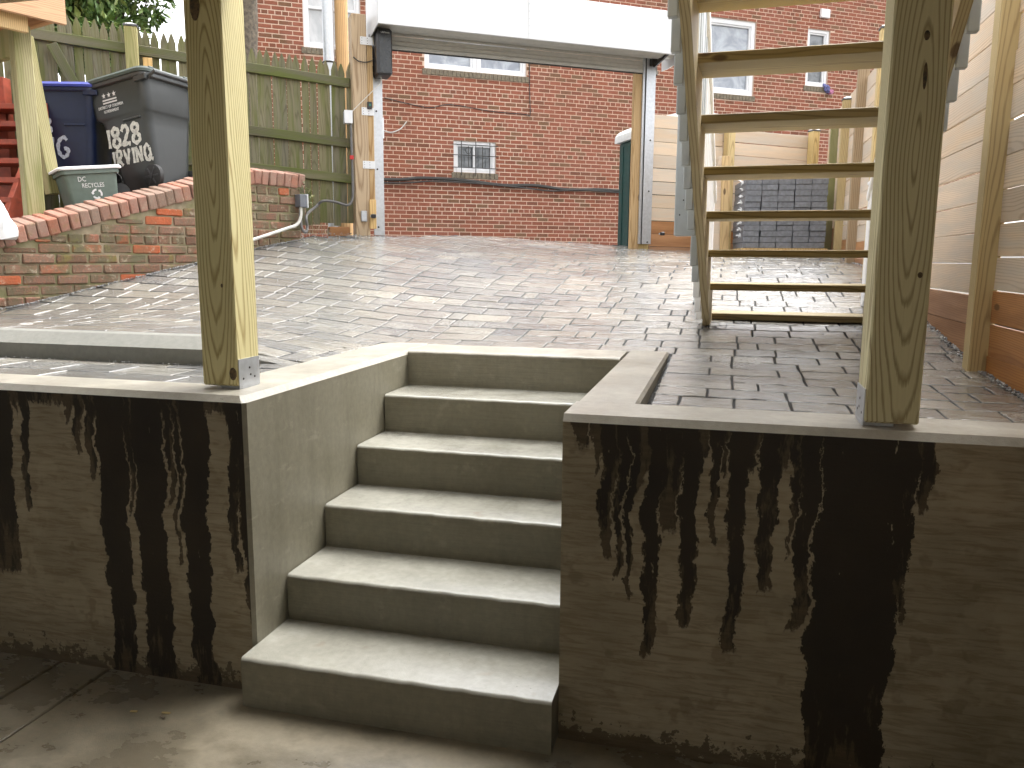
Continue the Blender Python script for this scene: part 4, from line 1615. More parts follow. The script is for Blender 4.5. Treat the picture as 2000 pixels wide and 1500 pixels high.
# coping: bricks on edge across the wall
t_ = -1.6
cs = math.atan(zcs)
while t_ < 2.10:
    up_ = t_ < 1.60
    stepL = .0715 * (math.cos(cs) if up_ else 1.0)
    me = gbrick(.0645, .112, .228, 10 + prng.randrange(6), 'cap_brick')
    zz = zcap(t_ + stepL / 2) - .056 + prng.gauss(0, .002)
    c_ = WP(t_ + stepL / 2, -.092 + prng.gauss(0, .003), zz + .018)
    o = link('coping_brick', me, bw, tuple(c_))
    o.rotation_euler = (R(10.5), -cs * .9 if up_ else 0.02, math.atan2(bd[1], bd[0]))
    t_ += stepL
# white sack on the coping
b = MB()
NR, NS = 14, 22
for i in range(NR):
    f = i / (NR - 1)
    for k in range(NS):
        a = 2 * math.pi * k / NS
        r_ = (.19 * (1 - f ** 2.2) ** .6 + .012) * (1 + .07 * math.sin(3 * a + f * 5) + .05 * math.sin(7 * a - f * 9))
        b.v.append((r_ * math.cos(a) * 1.1, r_ * math.sin(a) * .75, .30 * f + .012 * math.sin(5 * a + 3 * f)))
for i in range(NR - 1):
    for k in range(NS):
        b.f.append((i * NS + k, i * NS + (k + 1) % NS, (i + 1) * NS + (k + 1) % NS, (i + 1) * NS + k))
        b.m.append(0)
b.f.append(tuple(range(NS - 1, -1, -1)))
b.f.append(tuple((NR - 1) * NS + k for k in range(NS)))
b.m += [0, 0]
c_ = WP(-.30, -.10, zcap(-.30) - .03)
sk = link('sack', b.mesh('sack', MAT['bag_white'], smooth=True), None, tuple(c_))
tag(sk, 'bulging white sack sitting on the brick coping at the left edge', 'sack')

# ------------------------------------------------------------------ wheeled carts
def rrect(hx, hy, r, n=5):
    pts = []
    for cx_, cy_, a0 in ((hx - r, hy - r, 0), (-hx + r, hy - r, 90), (-hx + r, -hy + r, 180), (hx - r, -hy + r, 270)):
        for k in range(n + 1):
            a = R(a0 + 90 * k / n)
            pts.append((cx_ + r * math.cos(a), cy_ + r * math.sin(a)))
    return pts


def loft(secs, cap=True):
    """secs: list of (pts2d, z, dx)"""
    b = MB()
    n = len(secs[0][0])
    for pts, z, dx in secs:
        b.v += [(x + dx, y, z) for x, y in pts]
    for i in range(len(secs) - 1):
        for k in range(n):
            b.f.append((i * n + k, i * n + (k + 1) % n, (i + 1) * n + (k + 1) % n, (i + 1) * n + k))
            b.m.append(0)
    if cap:
        b.f.append(tuple(range(n - 1, -1, -1)))
        b.f.append(tuple((len(secs) - 1) * n + k for k in range(n)))
        b.m += [0, 0]
    return b


def place(o, parent=None):
    return o


def stroke_mesh(name, strokes, mapf, width, mat):
    """brush lettering: each stroke a list of 2D points, drawn as a ribbon lying on mapf(u,v)"""
    b = MB()
    srng = random.Random(9)
    for st_ in strokes:
        pts = smooth_path([(p[0], p[1], 0) for p in st_], 5)
        n = len(pts)
        vs, fs = [], []
        for i, p in enumerate(pts):
            d = pts[min(i + 1, n - 1)] - pts[max(i - 1, 0)]
            d = d / (np.linalg.norm(d) + 1e-9)
            w = width * (.5 + .10 * math.sin(i * 1.3 + len(st_)) + srng.uniform(-.05, .05))
            for sg in (-1, 1):
                u, v = p[0] - sg * d[1] * w, p[1] + sg * d[0] * w
                vs.append(mapf(u, v))
        for i in range(n - 1):
            fs.append((2 * i, 2 * i + 1, 2 * i + 3, 2 * i + 2))
        b.add(vs, fs)
    return b.mesh(name, mat, recalc=False)


GL = {'1': [[(.25, 0), (.3, 1)]], '8': [[(.5, .52), (.15, .72), (.3, .98), (.6, .95), (.75, .75), (.3, .42), (.12, .2), (.35, .0), (.7, .08), (.78, .3), (.5, .52)]],
      '2': [[(.1, .75), (.3, .98), (.6, .95), (.7, .72), (.4, .35), (.1, .03), (.45, .08), (.8, .02)]], 'I': [[(.2, 0), (.22, 1)]], 'R': [[(.15, 0), (.18, 1)], [(.18, .98), (.6, .95), (.68, .7), (.5, .52), (.2, .48), (.5, .25), (.75, 0)]],
      'V': [[(.08, 1), (.25, .5), (.38, .02)], [(.38, .02), (.55, .5), (.72, 1)]], 'N': [[(.12, 0), (.15, 1)], [(.15, 1), (.4, .5), (.68, .02)], [(.68, .02), (.72, 1)]],
      'G': [[(.72, .85), (.5, 1), (.22, .8), (.12, .45), (.25, .1), (.52, .0), (.72, .18), (.74, .42), (.5, .42)]],
      'Q': [[(.7, .8), (.45, .98), (.2, .78), (.14, .4), (.3, .05), (.62, .05), (.78, .4), (.7, .75)], [(.5, .3), (.75, .1), (1.0, .0)]]}
ADV = {'1': .5, 'I': .42, ' ': .5}


def text_strokes(txt, size, u0, v0, slant=.0):
    out, u = [], u0
    for ch in txt:
        for st_ in GL.get(ch, []):
            out.append([(u + (p[0] + slant * p[1]) * size * .8, v0 + p[1] * size) for p in st_])
        u += size * .8 * ADV.get(ch, .95)
    return out


def cart(label, body_mat, lid_mat, loc, heading, tilt, scale, texts, logo=False):
    """front of the cart along -x, back with wheels along +x, long side towards -y"""
    t = thing('wheeled_bin', label, 'bin', tuple(loc), 'wheeled bins behind the brick wall')
    t.rotation_euler = (tilt[0], tilt[1], heading)
    t.scale = (scale, scale, scale)

    def part(name, mb, mat, par=t, smooth=True):
        o = bpy.data.objects.new(name, mb.mesh(name, MAT[mat], smooth=smooth))
        COL.objects.link(o)
        o.parent = par
        return o
    hz = [.02, .10, .30, .55, .66, .68, .70, .95, 1.0]
    hxs = [.215, .225, .25, .285, .300, .330, .345, .375, .378]
    hys = [.215, .222, .24, .262, .272, .275, .277, .295, .297]
    dxs = [.06, .055, .045, .03, .022, .0, -.008, -.022, -.022]
    part('body', loft([(rrect(a, b_, .085), z, d) for z, a, b_, d in zip(hz, hxs, hys, dxs)]), body_mat)
    part('rim', loft([(rrect(.39, .308, .085), .965, -.022), (rrect(.398, .316, .085), .975, -.022), (rrect(.398, .316, .085), 1.005, -.022), (rrect(.385, .30, .085), 1.008, -.022)]), body_mat)
    lid = part('lid', loft([(rrect(.415, .322, .09), 1.010, -.030), (rrect(.418, .325, .09), 1.035, -.030), (rrect(.385, .295, .09), 1.062, -.025), (rrect(.25, .19, .08), 1.080, -.02), (rrect(.05, .04, .02), 1.084, -.02)]), lid_mat)
    b = MB()
    b.ob((.33, -.20, 1.045), (.05, .03, .02), .008)
    b.ob((.33, .20, 1.045), (.05, .03, .02), .008)
    part('hinge', b, lid_mat, lid)
    b = MB()
    b.tube([(.37, -.26, .95), (.46, -.26, .99), (.46, .26, .99), (.37, .26, .95)], .018, 8)
    part('handle', b, body_mat)
    b = MB()
    b.ob((.33, -.300, .955), (.075, .012, .028), .008)
    part('bracket', b, body_mat)
    b = MB()
    b.ob((.14, -.272, .635), (.11, .012, .010), .006)
    part('body_rib', b, body_mat)
    for sy in (-1, 1):
        b = MB()
        cx_, cz_, yw = .275, .105, sy * .225
        b.tube([(cx_, yw - .028, cz_), (cx_, yw - .02, cz_), (cx_, yw + .02, cz_), (cx_, yw + .028, cz_)], [.09, .105, .105, .09], 24)
        w = part('wheel', b, 'tyre')
        b = MB()
        for k in range(6):
            a = k * math.pi / 3
            b.bar((cx_, yw + sy * .027, cz_), (cx_ + .085 * math.cos(a), yw + sy * .027, cz_ + .085 * math.sin(a)), .016, .008, .002, up=(0, 1, 0))
        b.tube([(cx_, yw + sy * .02, cz_), (cx_, yw + sy * .036, cz_)], .022, 10)
        part('hub', b, 'black_plastic', w)

    def side(u, v):
        hy = float(np.interp(v, hz, hys))
        return (u, -hy - .0035, v)
    for strokes, width, mat in texts:
        o = bpy.data.objects.new('lettering', stroke_mesh('lettering', strokes, side, width, MAT[mat]))
        COL.objects.link(o)
        o.parent = t
    if logo:
        slope = (hys[7] - hys[6]) / (hz[7] - hz[6])
        for body, sz, u, v, sx in (('DISTRICT OF COLUMBIA', .036, -.085, .775, .80), ('GOVERNMENT', .036, -.085, .735, .80)):
            o = link('lettering', text_mesh('lettering', body, sz, MAT['print_white'], sx=sx), None)
            o.parent = t
            p_ = side(u, v)
            n_ = np.array([0, -1, -slope])
            m = Matrix.Identity(4)
            xd, yd = np.array([1., 0, 0]), np.array([0, -slope, 1.0]) / math.hypot(1, slope)
            zd = np.cross(xd, yd)
            for i in range(3):
                m[i][0], m[i][1], m[i][2], m[i][3] = xd[i], yd[i], zd[i], p_[i]
            o.matrix_local = m
        b = MB()
        for k in range(3):
            cu, cv = -.15 + k * .065, .885
            vs = []
            for j in range(10):
                a = math.pi / 2 + j * math.pi / 5
                r_ = .027 if j % 2 == 0 else .011
                vs.append(side(cu + r_ * math.cos(a), cv + r_ * math.sin(a)))
            vs.append(side(cu, cv))
            b.add(vs, [(j, (j + 1) % 10, 10) for j in range(10)])
        for v in (.838, .814):
            b.add([side(-.175, v), side(.005, v), side(.005, v + .013), side(-.175, v + .013)], [(0, 1, 2, 3)])
        o = bpy.data.objects.new('emblem', b.mesh('emblem', MAT['print_white'], recalc=False))
        COL.objects.link(o)
        o.parent = t
    return t


HEAD = YAW - R(24)
BLUE = (-3.555, 3.275, 2.04)
cart('grey wheeled bin with painted white house number and street name', 'cart_grey', 'cart_lid_grey', (-2.89, 3.32, 1.985), HEAD, (R(-2), R(-7), 0), .84,
     [(text_strokes('1828', .165, -.225, .425, .05), .036, 'paint_white'), (text_strokes('IRVINQ', .135, -.195, .255, .05), .030, 'paint_white')], True)
cart('dark blue wheeled bin behind the leaning green timber', 'cart_blue', 'cart_lid_blue', BLUE, HEAD + R(26), (0, 0, 0), .74,
     [(text_strokes('8', .15, -.20, .55, .05), .022, 'paint_pale'), (text_strokes('NG', .20, -.235, .31, .05), .036, 'paint_pale')])

# low recycling tote
tt = thing('recycling_tote', 'low grey-green recycling tote with white lid by the brick coping', 'bin', (-3.01, 2.79, 1.875), 'wheeled bins behind the brick wall')
tt.scale = (.80, .80, .80)
tt.rotation_euler = (R(-3), R(-7), YAW + R(42))


def tpart(name, mb, mat, par=tt, smooth=True):
    o = bpy.data.objects.new(name, mb.mesh(name, MAT[mat], smooth=smooth))
    COL.objects.link(o)
    o.parent = par
    return o


tb = tpart('body', loft([(rrect(.20, .15, .03), 0, 0), (rrect(.225, .17, .035), .26, 0), (rrect(.245, .19, .035), .265, 0), (rrect(.245, .19, .035), .30, 0)]), 'tote_green')
tl = tpart('lid', loft([(rrect(.27, .205, .04), .302, 0), (rrect(.272, .207, .04), .318, 0), (rrect(.255, .19, .04), .332, 0), (rrect(.05, .04, .02), .338, 0)]), 'cap_white')
b = MB()
b.tube([(.245, -.10, .09), (.245, -.06, .09)], .085, 18)
b.tube([(.245, .06, .09), (.245, .10, .09)], .085, 18)
tpart('wheel', b, 'tyre')
for body, sz, u, v, sx in (('DC', .06, -.085, .20, .8), ('RECYCLES', .055, .0, .145, .75)):
    o = link('lettering', text_mesh('lettering', body, sz, MAT['print_white'], sx=sx), None)
    o.parent = tt
    m = Matrix.Identity(4)
    sl_ = .02 / .26
    yv = -(.15 + sl_ * v) - .004
    xd, yd = np.array([1., 0, 0]), np.array([0, -sl_, 1.0])
    yd /= np.linalg.norm(yd)
    zd = np.cross(xd, yd)
    for i in range(3):
        m[i][0], m[i][1], m[i][2], m[i][3] = xd[i], yd[i], zd[i], (u, yv, v)[i]
    o.matrix_local = m
b = MB()
for k in range(3):          # recycling arrows
    a0 = math.pi / 2 + k * 2 * math.pi / 3
    def tp(r_, a):
        u, v = .02 + r_ * math.cos(a), .085 + r_ * math.sin(a)
        return (u, -(.15 + .077 * v) - .004, v)
    vs, fs = [], []
    for j in range(6):
        a = a0 + j * .25
        vs += [tp(.030, a), tp(.046, a)]
    fs = [(2 * j, 2 * j + 1, 2 * j + 3, 2 * j + 2) for j in range(5)]
    vs += [tp(.022, a0 + 1.25), tp(.054, a0 + 1.25), tp(.038, a0 + 1.7)]
    fs.append((12, 13, 14))
    b.add(vs, fs)
o = bpy.data.objects.new('emblem', b.mesh('emblem', MAT['print_white'], recalc=False))
COL.objects.link(o)
o.parent = tt

# ------------------------------------------------------------------ neighbour's deck and red stairs
nd = thing('neighbour_deck', 'corner of a raised timber deck on a mossy post at the left edge', 'deck', (-3.05, 2.29, 1.8))
b = MB()
b.ob((0, 0, .60), (.054, .054, .62), .006)
o = link('post', b.mesh('post', MAT['old_green_wood']), nd, (-3.045, 2.295, 1.78))
o.rotation_euler = (0, 0, R(-28))
fa, fb = np.array([-2.705, 2.325, 0]), np.array([-2.95, 1.60, 0])
d_ = (fb - fa) / np.linalg.norm(fb - fa)
b = MB()
L = 1.6
b.ob((0, 0, 0), (L / 2, .019, .13), .003)
o = link('fascia_board', b.mesh('fascia_board', MAT['fascia_cedar']), nd, tuple(fa + d_ * L / 2 + [0, 0, 3.12]))
o.rotation_euler = (0, 0, math.atan2(d_[1], d_[0]))
dn = np.array([d_[1], -d_[0], 0])
dn = dn if dn[0] < 0 else -dn
b = MB()
b.ob((0, 0, 0), (.8, .019, .11), .003)
o = link('fascia_board', b.mesh('fascia_board', MAT['fascia_cedar']), nd, tuple(fa + dn * .82 + d_ * .02 + [0, 0, 3.13]))
o.rotation_euler = (0, 0, math.atan2(dn[1], dn[0]))
b = MB()
b.ob((0, 0, 0), (.75, .019, .055), .002)
o = link('joist', b.mesh('joist', MAT['raw_pine']), nd, tuple(fa + d_ * .95 + dn * .09 + [0, 0, 2.965]))
o.rotation_euler = (0, 0, math.atan2(d_[1], d_[0]))
b = MB()
b.ob((0, 0, 0), (.55, .03, .09), .006)
o = link('beam', b.mesh('beam', MAT['old_green_wood']), nd, tuple(np.array([-3.05, 2.29, 2.90]) + dn * .60))
o.rotation_euler = (0, 0, math.atan2(dn[1], dn[0]))
b = MB()
yy = 0
while yy < 1.6:
    b.bar(fa + d_ * (yy + .07) + [0, 0, 3.265], fa + d_ * (yy + .07) + dn * 1.7 + [0, 0, 3.265], .137, .025, .002)
    yy += .142
b.build('decking', MAT['fascia_cedar'], nd, kind='stuff')
# leaning timber behind the post
b = MB()
b.ob((0, 0, .52), (.044, .044, .55), .004)
o = link('leaning_timber', b.mesh('leaning_timber', MAT['old_green_wood']), None, (-3.26, 2.70, 1.98))
o.rotation_euler = (R(4), R(-4.5), R(-20))
tag(o, 'greenish square timber leaning beside the blue bin', 'timber')

rs_ = thing('red_stairs', 'red painted open wooden stairs under the raised deck', 'stairs', (-3.7, 2.8, 1.8))
sd_ = np.array([math.cos(YAW), math.sin(YAW), 0])
fd_ = np.array([-math.sin(YAW), math.cos(YAW), 0])
for k in range(6):
    c_ = np.array([-3.86, 2.62, 0]) + fd_ * (.11 * k - .1) + sd_ * .02 + np.array([0, 0, 1.90 + .148 * k])
    b = MB()
    b.ob((0, 0, 0), (.36, .13, .019), .002)
    o = link('tread', b.mesh('tread', MAT['red_paint']), rs_, tuple(c_))
    o.rotation_euler = (0, 0, YAW)
for e_ in (-.34, .36):
    b = MB()
    p0_ = np.array([-3.86, 2.62, 1.70]) + sd_ * e_ - fd_ * .25
    p1_ = np.array([-3.86, 2.62, 2.80]) + sd_ * e_ + fd_ * .55
    b.bar(p0_, p1_, .038, .18, .003)
    b.build('stringer', MAT['red_paint'], rs_)
b = MB()
b.ob((-4.75, 3.0, 2.3), (.7, .05, .6), .003, frame((math.cos(YAW), math.sin(YAW))))
o = b.build('shed_wall', MAT['red_paint'], origin=(-4.75, 3.0, 1.7))
tag(o, 'dull red boarded wall in shadow behind the red stairs', 'wall')

# ------------------------------------------------------------------ house across the alley
HP = np.array([-2.066, 11.487, 0])
ho = thing('brick_house', 'red brick house across the alley seen through the open door', 'house', tuple(HP + [0, 0, 1.2]))


def HPt(s, off, z):
    """off > 0 towards the camera"""
    return HP + u_ * s - nh * off + np.array([0, 0, z])


S0, S1, Z0, Z1 = -4.30, 11.0, 1.2, 7.05
WINS = [(-3.43, -2.55, 4.70, 5.95), (-1.53, .245, 4.545, 5.88), (3.775, 4.845, 4.555, 5.88), (6.03, 6.56, 4.84, 5.89), (-1.045, -.30, 2.925, 3.435)]
CRS = .0677
# mortar body: front skin with openings cut out (grid of quads)
gs = sorted({S0, S1, *[w[0] for w in WINS], *[w[1] for w in WINS]})
gz = sorted({Z0, Z1, *[w[2] for w in WINS], *[w[3] for w in WINS]})
b = MB()
for i in range(len(gs) - 1):
    for j in range(len(gz) - 1):
        sm, zm = (gs[i] + gs[i + 1]) / 2, (gz[j] + gz[j + 1]) / 2
        if any(w[0] < sm < w[1] and w[2] < zm < w[3] for w in WINS):
            continue
        b.add([HPt(gs[i], -.003, gz[j]), HPt(gs[i + 1], -.003, gz[j]), HPt(gs[i + 1], -.003, gz[j + 1]), HPt(gs[i], -.003, gz[j + 1])], [(0, 1, 2, 3)])
for s0, s1, z0, z1 in WINS:     # reveals
    for (a, c_), (e_, f_) in (((s0, z0), (s0, z1)), ((s1, z1), (s1, z0)), ((s0, z1), (s1, z1)), ((s1, z0), (s0, z0))):
        b.add([HPt(a, -.006, c_), HPt(e_, -.006, f_), HPt(e_, -.12, f_), HPt(a, -.12, c_)], [(0, 1, 2, 3)])
b.add([HPt(S0, -.3, Z0), HPt(S1, -.3, Z0), HPt(S1, -.3, Z1), HPt(S0, -.3, Z1)], [(0, 1, 2, 3)])
b.add([HPt(S0, -.003, Z0), HPt(S0, -.003, Z1), HPt(S0, -7, Z1), HPt(S0, -7, Z0)], [(0, 1, 2, 3)])
b.build('wall', MAT['house_mortar'], ho, recalc=False)
bricks = []
row = 0
z = Z0
hrng = random.Random(21)
while z < Z1 - .05:
    header = row % 7 == 2
    s_ = S0 + (0 if row % 2 else -.1015) - (.05 if header else 0)
    while s_ < S1:
        L = .1015 if header else .203
        a_, e_ = s_ + .006, s_ + L - .006
        s_ += L
        parts = [(a_, e_)]
        zlow = z
        for w0, w1, v0, v1 in WINS:
            if a_ > w0 - .15 and e_ < w1 + .15 and z < v1 < z + CRS - .0135 - .012:
                zlow = v1 + .004
                continue
            if z + CRS - .012 > v0 - .095 and z < v1:
                nx = []
                for (p, q_) in parts:
                    if q_ <= w0 - .02 or p >= w1 + .02:
                        nx.append((p, q_))
                    else:
                        if p < w0 - .03:
                            nx.append((p, w0 - .004))
                        if q_ > w1 + .03:
                            nx.append((w1 + .004, q_))
                parts = nx
        for p, q_ in parts:
            bricks.append((p, q_, zlow, z + CRS - .0135))
    z += CRS
    row += 1


def brick_vis(p, q_, z):
    m = (p + q_) / 2
    if -2.2 < m < 2.0 and 2.2 < z < 4.35:
        return 2 - abs(m + .6) * .1
    if -4.0 < m < -3.5 and z > 4.7:
        return 3
    if 4.9 < m < 6.9 and z > 4.7:
        return .5
    return 0


bricks.sort(key=lambda t: -(brick_vis(t[0], t[1], t[2]) * (1 + .3 * (t[1] - t[0] > .15))))
hb_ = {}
field = MB()
for i, (p, q_, z0, z1) in enumerate(bricks):
    L = q_ - p
    if i < 300:
        key = (round(L, 3), round(z1 - z0, 3))
        if key not in hb_:
            b = MB()
            b.ob((0, 0, 0), (L / 2, .03, (z1 - z0) / 2), .003)
            hb_[key] = b.mesh('brick', MAT['house_brick'])
        o = link('brick', hb_[key], ho, tuple(HPt((p + q_) / 2, -.03 + hrng.uniform(-.0008, .0015), (z0 + z1) / 2)))
        o.rotation_euler = (0, 0, math.atan2(u_[1], u_[0]))
    else:
        f0 = hrng.uniform(-.0008, .0015)
        c = .002
        j = [hrng.uniform(-.0015, .0015) for _ in range(4)]
        q8 = [HPt(p + j[0], f0, z0 + j[1]), HPt(q_ + j[2], f0, z0 + j[1]), HPt(q_ + j[2], f0, z1 + j[3]), HPt(p + j[0], f0, z1 + j[3]),
              HPt(p, -.01, z0), HPt(q_, -.01, z0), HPt(q_, -.01, z1), HPt(p, -.01, z1)]
        field.add(q8, [(0, 1, 2, 3), (4, 5, 1, 0), (5, 6, 2, 1), (6, 7, 3, 2), (7, 4, 0, 3)])
field.build('brick_field', MAT['house_brick'], ho, kind='stuff', recalc=False)
HTm = np.c_[u_, -nh, [0, 0, 1.0]]


def hbox(name, s0, s1, f0, f1, z0, z1, mat, parent, c=.004):
    b = MB()
    ctr = HPt((s0 + s1) / 2, (f0 + f1) / 2, (z0 + z1) / 2)
    b.ob(ctr, ((s1 - s0) / 2, (f1 - f0) / 2, (z1 - z0) / 2), c, HTm)
    return b.build(name, MAT[mat], parent, origin=tuple(ctr))


def window(s0, s1, z0, z1, lights, pane, sill=True, fw=.06, split=None):
    root = bpy.data.objects.new('window', None)
    COL.objects.link(root)
    root.parent = ho
    w = (s1 - s0) / lights
    b = MB()

    def fb(a, c_, e, f, f0, f1):
        b.ob(HPt((a + c_) / 2, (f0 + f1) / 2, (e + f) / 2), (abs(c_ - a) / 2, (f1 - f0) / 2, abs(f - e) / 2), .004, HTm)
    for i in range(lights):
        a, c_ = s0 + i * w + .002, s0 + (i + 1) * w - .002
        fb(a, a + fw, z0, z1, -.10, -.03)
        fb(c_ - fw, c_, z0, z1, -.10, -.03)
        fb(a + fw, c_ - fw, z1 - fw, z1, -.10, -.03)
        fb(a + fw, c_ - fw, z0, z0 + fw, -.10, -.025)
        fb(a + fw, a + fw + .03, z0 + fw, z1 - fw, -.098, -.05)
        fb(c_ - fw - .03, c_ - fw, z0 + fw, z1 - fw, -.098, -.05)
        fb(a + fw + .03, c_ - fw - .03, z0 + fw, z0 + fw + .03, -.098, -.05)
        fb(a + fw + .03, c_ - fw - .03, z1 - fw - .03, z1 - fw, -.098, -.05)
        if split:
            zm = z0 + (z1 - z0) * split
            fb(a + fw + .03, c_ - fw - .03, zm - .02, zm + .02, -.098, -.045)
    me = b.mesh('window', MAT['white_vinyl'])
    root.data if False else None
    bpy.data.objects.remove(root)
    root = link('window', me, ho)
    for i in range(lights):
        a, c_ = s0 + i * w + .03, s0 + (i + 1) * w - .03
        hbox('pane', a, c_, -.093, -.089, z0 + .03, z1 - .03, pane, root, 0)
    if sill:
        n = int((s1 - s0 + .08) / .069)
        for k in range(n):
            ww = (s1 - s0 + .08) / n
            hbox('sill_brick', s0 - .04 + k * ww + .003, s0 - .04 + (k + 1) * ww - .003, -.02, .016, z0 - .098, z0 - .004, 'sill_brick', root, .004)
    return root


window(*WINS[0], 1, 'pane_blind', split=.48)
window(*WINS[1], 2, 'pane_sheer')
window(*WINS[2], 1, 'pane_sheer', fw=.085)
window(*WINS[3], 1, 'pane_dark')
bwn = window(*WINS[4], 1, 'pane_dark', fw=.055)
hbox('mullion', -.69, -.66, -.088, -.045, 2.985, 3.375, 'white_vinyl', bwn, .002)
b = MB()
for s_ in (-.92, -.80, -.67, -.55, -.42):
    z0_ = 2.87 if s_ in (-.92, -.67, -.42) else 3.0
    z1_ = 3.43 if s_ in (-.92, -.67, -.42) else 3.35
    b.tube([HPt(s_, .035, z0_), HPt(s_, .035, z1_)], .007, 6)
for z in (3.00, 3.20, 3.37):
    b.tube([HPt(-1.08, .035, z), HPt(-.27, .035, z)], .007, 6)
b.tube([HPt(-.80 + .05 * math.cos(a), .036, 3.28 + .05 * math.sin(a)) for a in np.linspace(0, 6.28, 13)], .006, 6)
b.build('window_grille', MAT['dark_metal'], bwn)
hbox('vent_cover', 6.265, 6.475, 0.008, .07, 6.095, 6.255, 'white_vinyl', ho, .01)
hbox('vent_cover', -2.245, -2.215, .008, .03, 3.40, 3.72, 'white_vinyl', ho, .004)

cable('cable_bundle', [HPt(-4, .05, 2.80), HPt(-2.2, .05, 2.755), HPt(-1.6, .05, 2.80), HPt(-.9, .05, 2.79), HPt(-.2, .05, 2.735), HPt(.4, .05, 2.75), HPt(1.0, .05, 2.70), HPt(1.6, .05, 2.72), HPt(2.3, .05, 2.715), HPt(4, .05, 2.75)], .026, 'cable_black', 'thick dark cable bundle strung along the brick house wall', 'cable')
cable('cable', [HPt(-4, .06, 2.76), HPt(-2.2, .06, 2.70), HPt(-1.4, .075, 2.755), HPt(-.7, .075, 2.745), HPt(.2, .075, 2.70), HPt(.7, .075, 2.665), HPt(1.3, .075, 2.70), HPt(2.3, .07, 2.675), HPt(4, .06, 2.70)], .013, 'cable_black', 'thinner cable sagging below the cable bundle on the house', 'cable')
cable('wire', [HPt(.29, .012, 5.2), HPt(.30, .012, 4.3), HPt(.31, .012, 3.93), HPt(.20, .014, 3.93), HPt(-.4, .014, 3.94), HPt(-1.1, .014, 4.0), HPt(-1.5, .014, 3.93), HPt(-2.2, .014, 4.03)], .007, 'cable_black', 'thin dark wire running down the brick house and across to the left', 'wire')
cable('wire', [HPt(-2.22, .03, 3.52), HPt(-2.1, .03, 3.50), HPt(-1.95, .04, 3.56), HPt(-1.85, .06, 3.68)], .009, 'pvc_white', 'short curled pale wire on the brick house near the left track', 'wire')
# cloth on the small window sill
b = MB()
crng = random.Random(2)
for k in range(16):
    c_ = HPt(6.46 + k * .011 + crng.uniform(-.03, .03), .03 + crng.uniform(-.01, .03), 4.86 - k * .009 + crng.uniform(-.02, .02))
    b.ob(c_, (.045, .02, .03), .01, frame((math.cos(k), math.sin(k))), 0 if k < 12 else 1)
o = b.build('cloth', [MAT['cloth_blue'], MAT['cloth_pink']], origin=tuple(HPt(6.5, .03, 4.85)))
tag(o, 'crumpled blue and pink cloth on the small window sill', 'cloth')

# utility pole with riser pipe behind the stockade fence
up = thing('utility_pole', 'wooden utility pole standing between the mossy fence and the house', 'pole', (-2.70, 6.35, 1.5))
b = MB()
b.tube([(-2.70, 6.35, 1.5), (-2.70, 6.35, 4.5), (-2.70, 6.35, 8.5)], [.078, .072, .062], 18)
b.build('shaft', MAT['pole_wood'], up, origin=(-2.70, 6.35, 1.5), smooth=True)
b = MB()
b.tube([(-2.805, 6.24, 1.5), (-2.805, 6.24, 7.5)], .063, 18)
pp = b.build('riser_pipe', MAT['galvanised'], up, smooth=True)
b = MB()
b.tube([(-2.805 + .068 * math.cos(a), 6.24 + .068 * math.sin(a), 3.63) for a in np.linspace(0, 6.28, 19)], .009, 6)
b.build('strap', MAT['dark_metal'], pp)

# portable toilet beyond the fence
pt = thing('portable_toilet', 'dark green portable toilet with white curved roof behind the cedar fence', 'toilet', (.80, 7.55, 1.55))
PTx, PTw = frame((.86, .51)), .52
ctr = np.array([.925, 7.69, 0])
b = MB()
b.ob(ctr + [0, 0, 2.20], (PTw, PTw, .70), .03, PTx)
b.build('cabin', MAT['toilet_green'], pt)
for k in range(5):
    for sgn in (-1, 1):
        b = MB()
        p_ = ctr + PTx[:, 0] * (-.40 + .2 * k) + PTx[:, 1] * sgn * (PTw + .004)
        b.ob(p_ + [0, 0, 2.2], (.03, .008, .64), .004, PTx)
        b.build('wall_rib', MAT['toilet_green'], pt)
        b = MB()
        p_ = ctr + PTx[:, 1] * (-.40 + .2 * k) + PTx[:, 0] * sgn * (PTw + .004)
        b.ob(p_ + [0, 0, 2.2], (.008, .03, .64), .004, PTx)
        b.build('wall_rib', MAT['toilet_green'], pt)
b = MB()
arc = [(-.56, 2.89), (-.56, 2.93)] + [(.56 * -math.cos(a), 2.95 + .17 * math.sin(a)) for a in np.linspace(.15, math.pi - .15, 11)] + [(.56, 2.93), (.56, 2.89)]
b.prism(arc, ctr, PTx[:, 0], (0, 0, 1), PTx[:, 1], -.56, .56)
b.build('roof', MAT['toilet_roof'], pt)

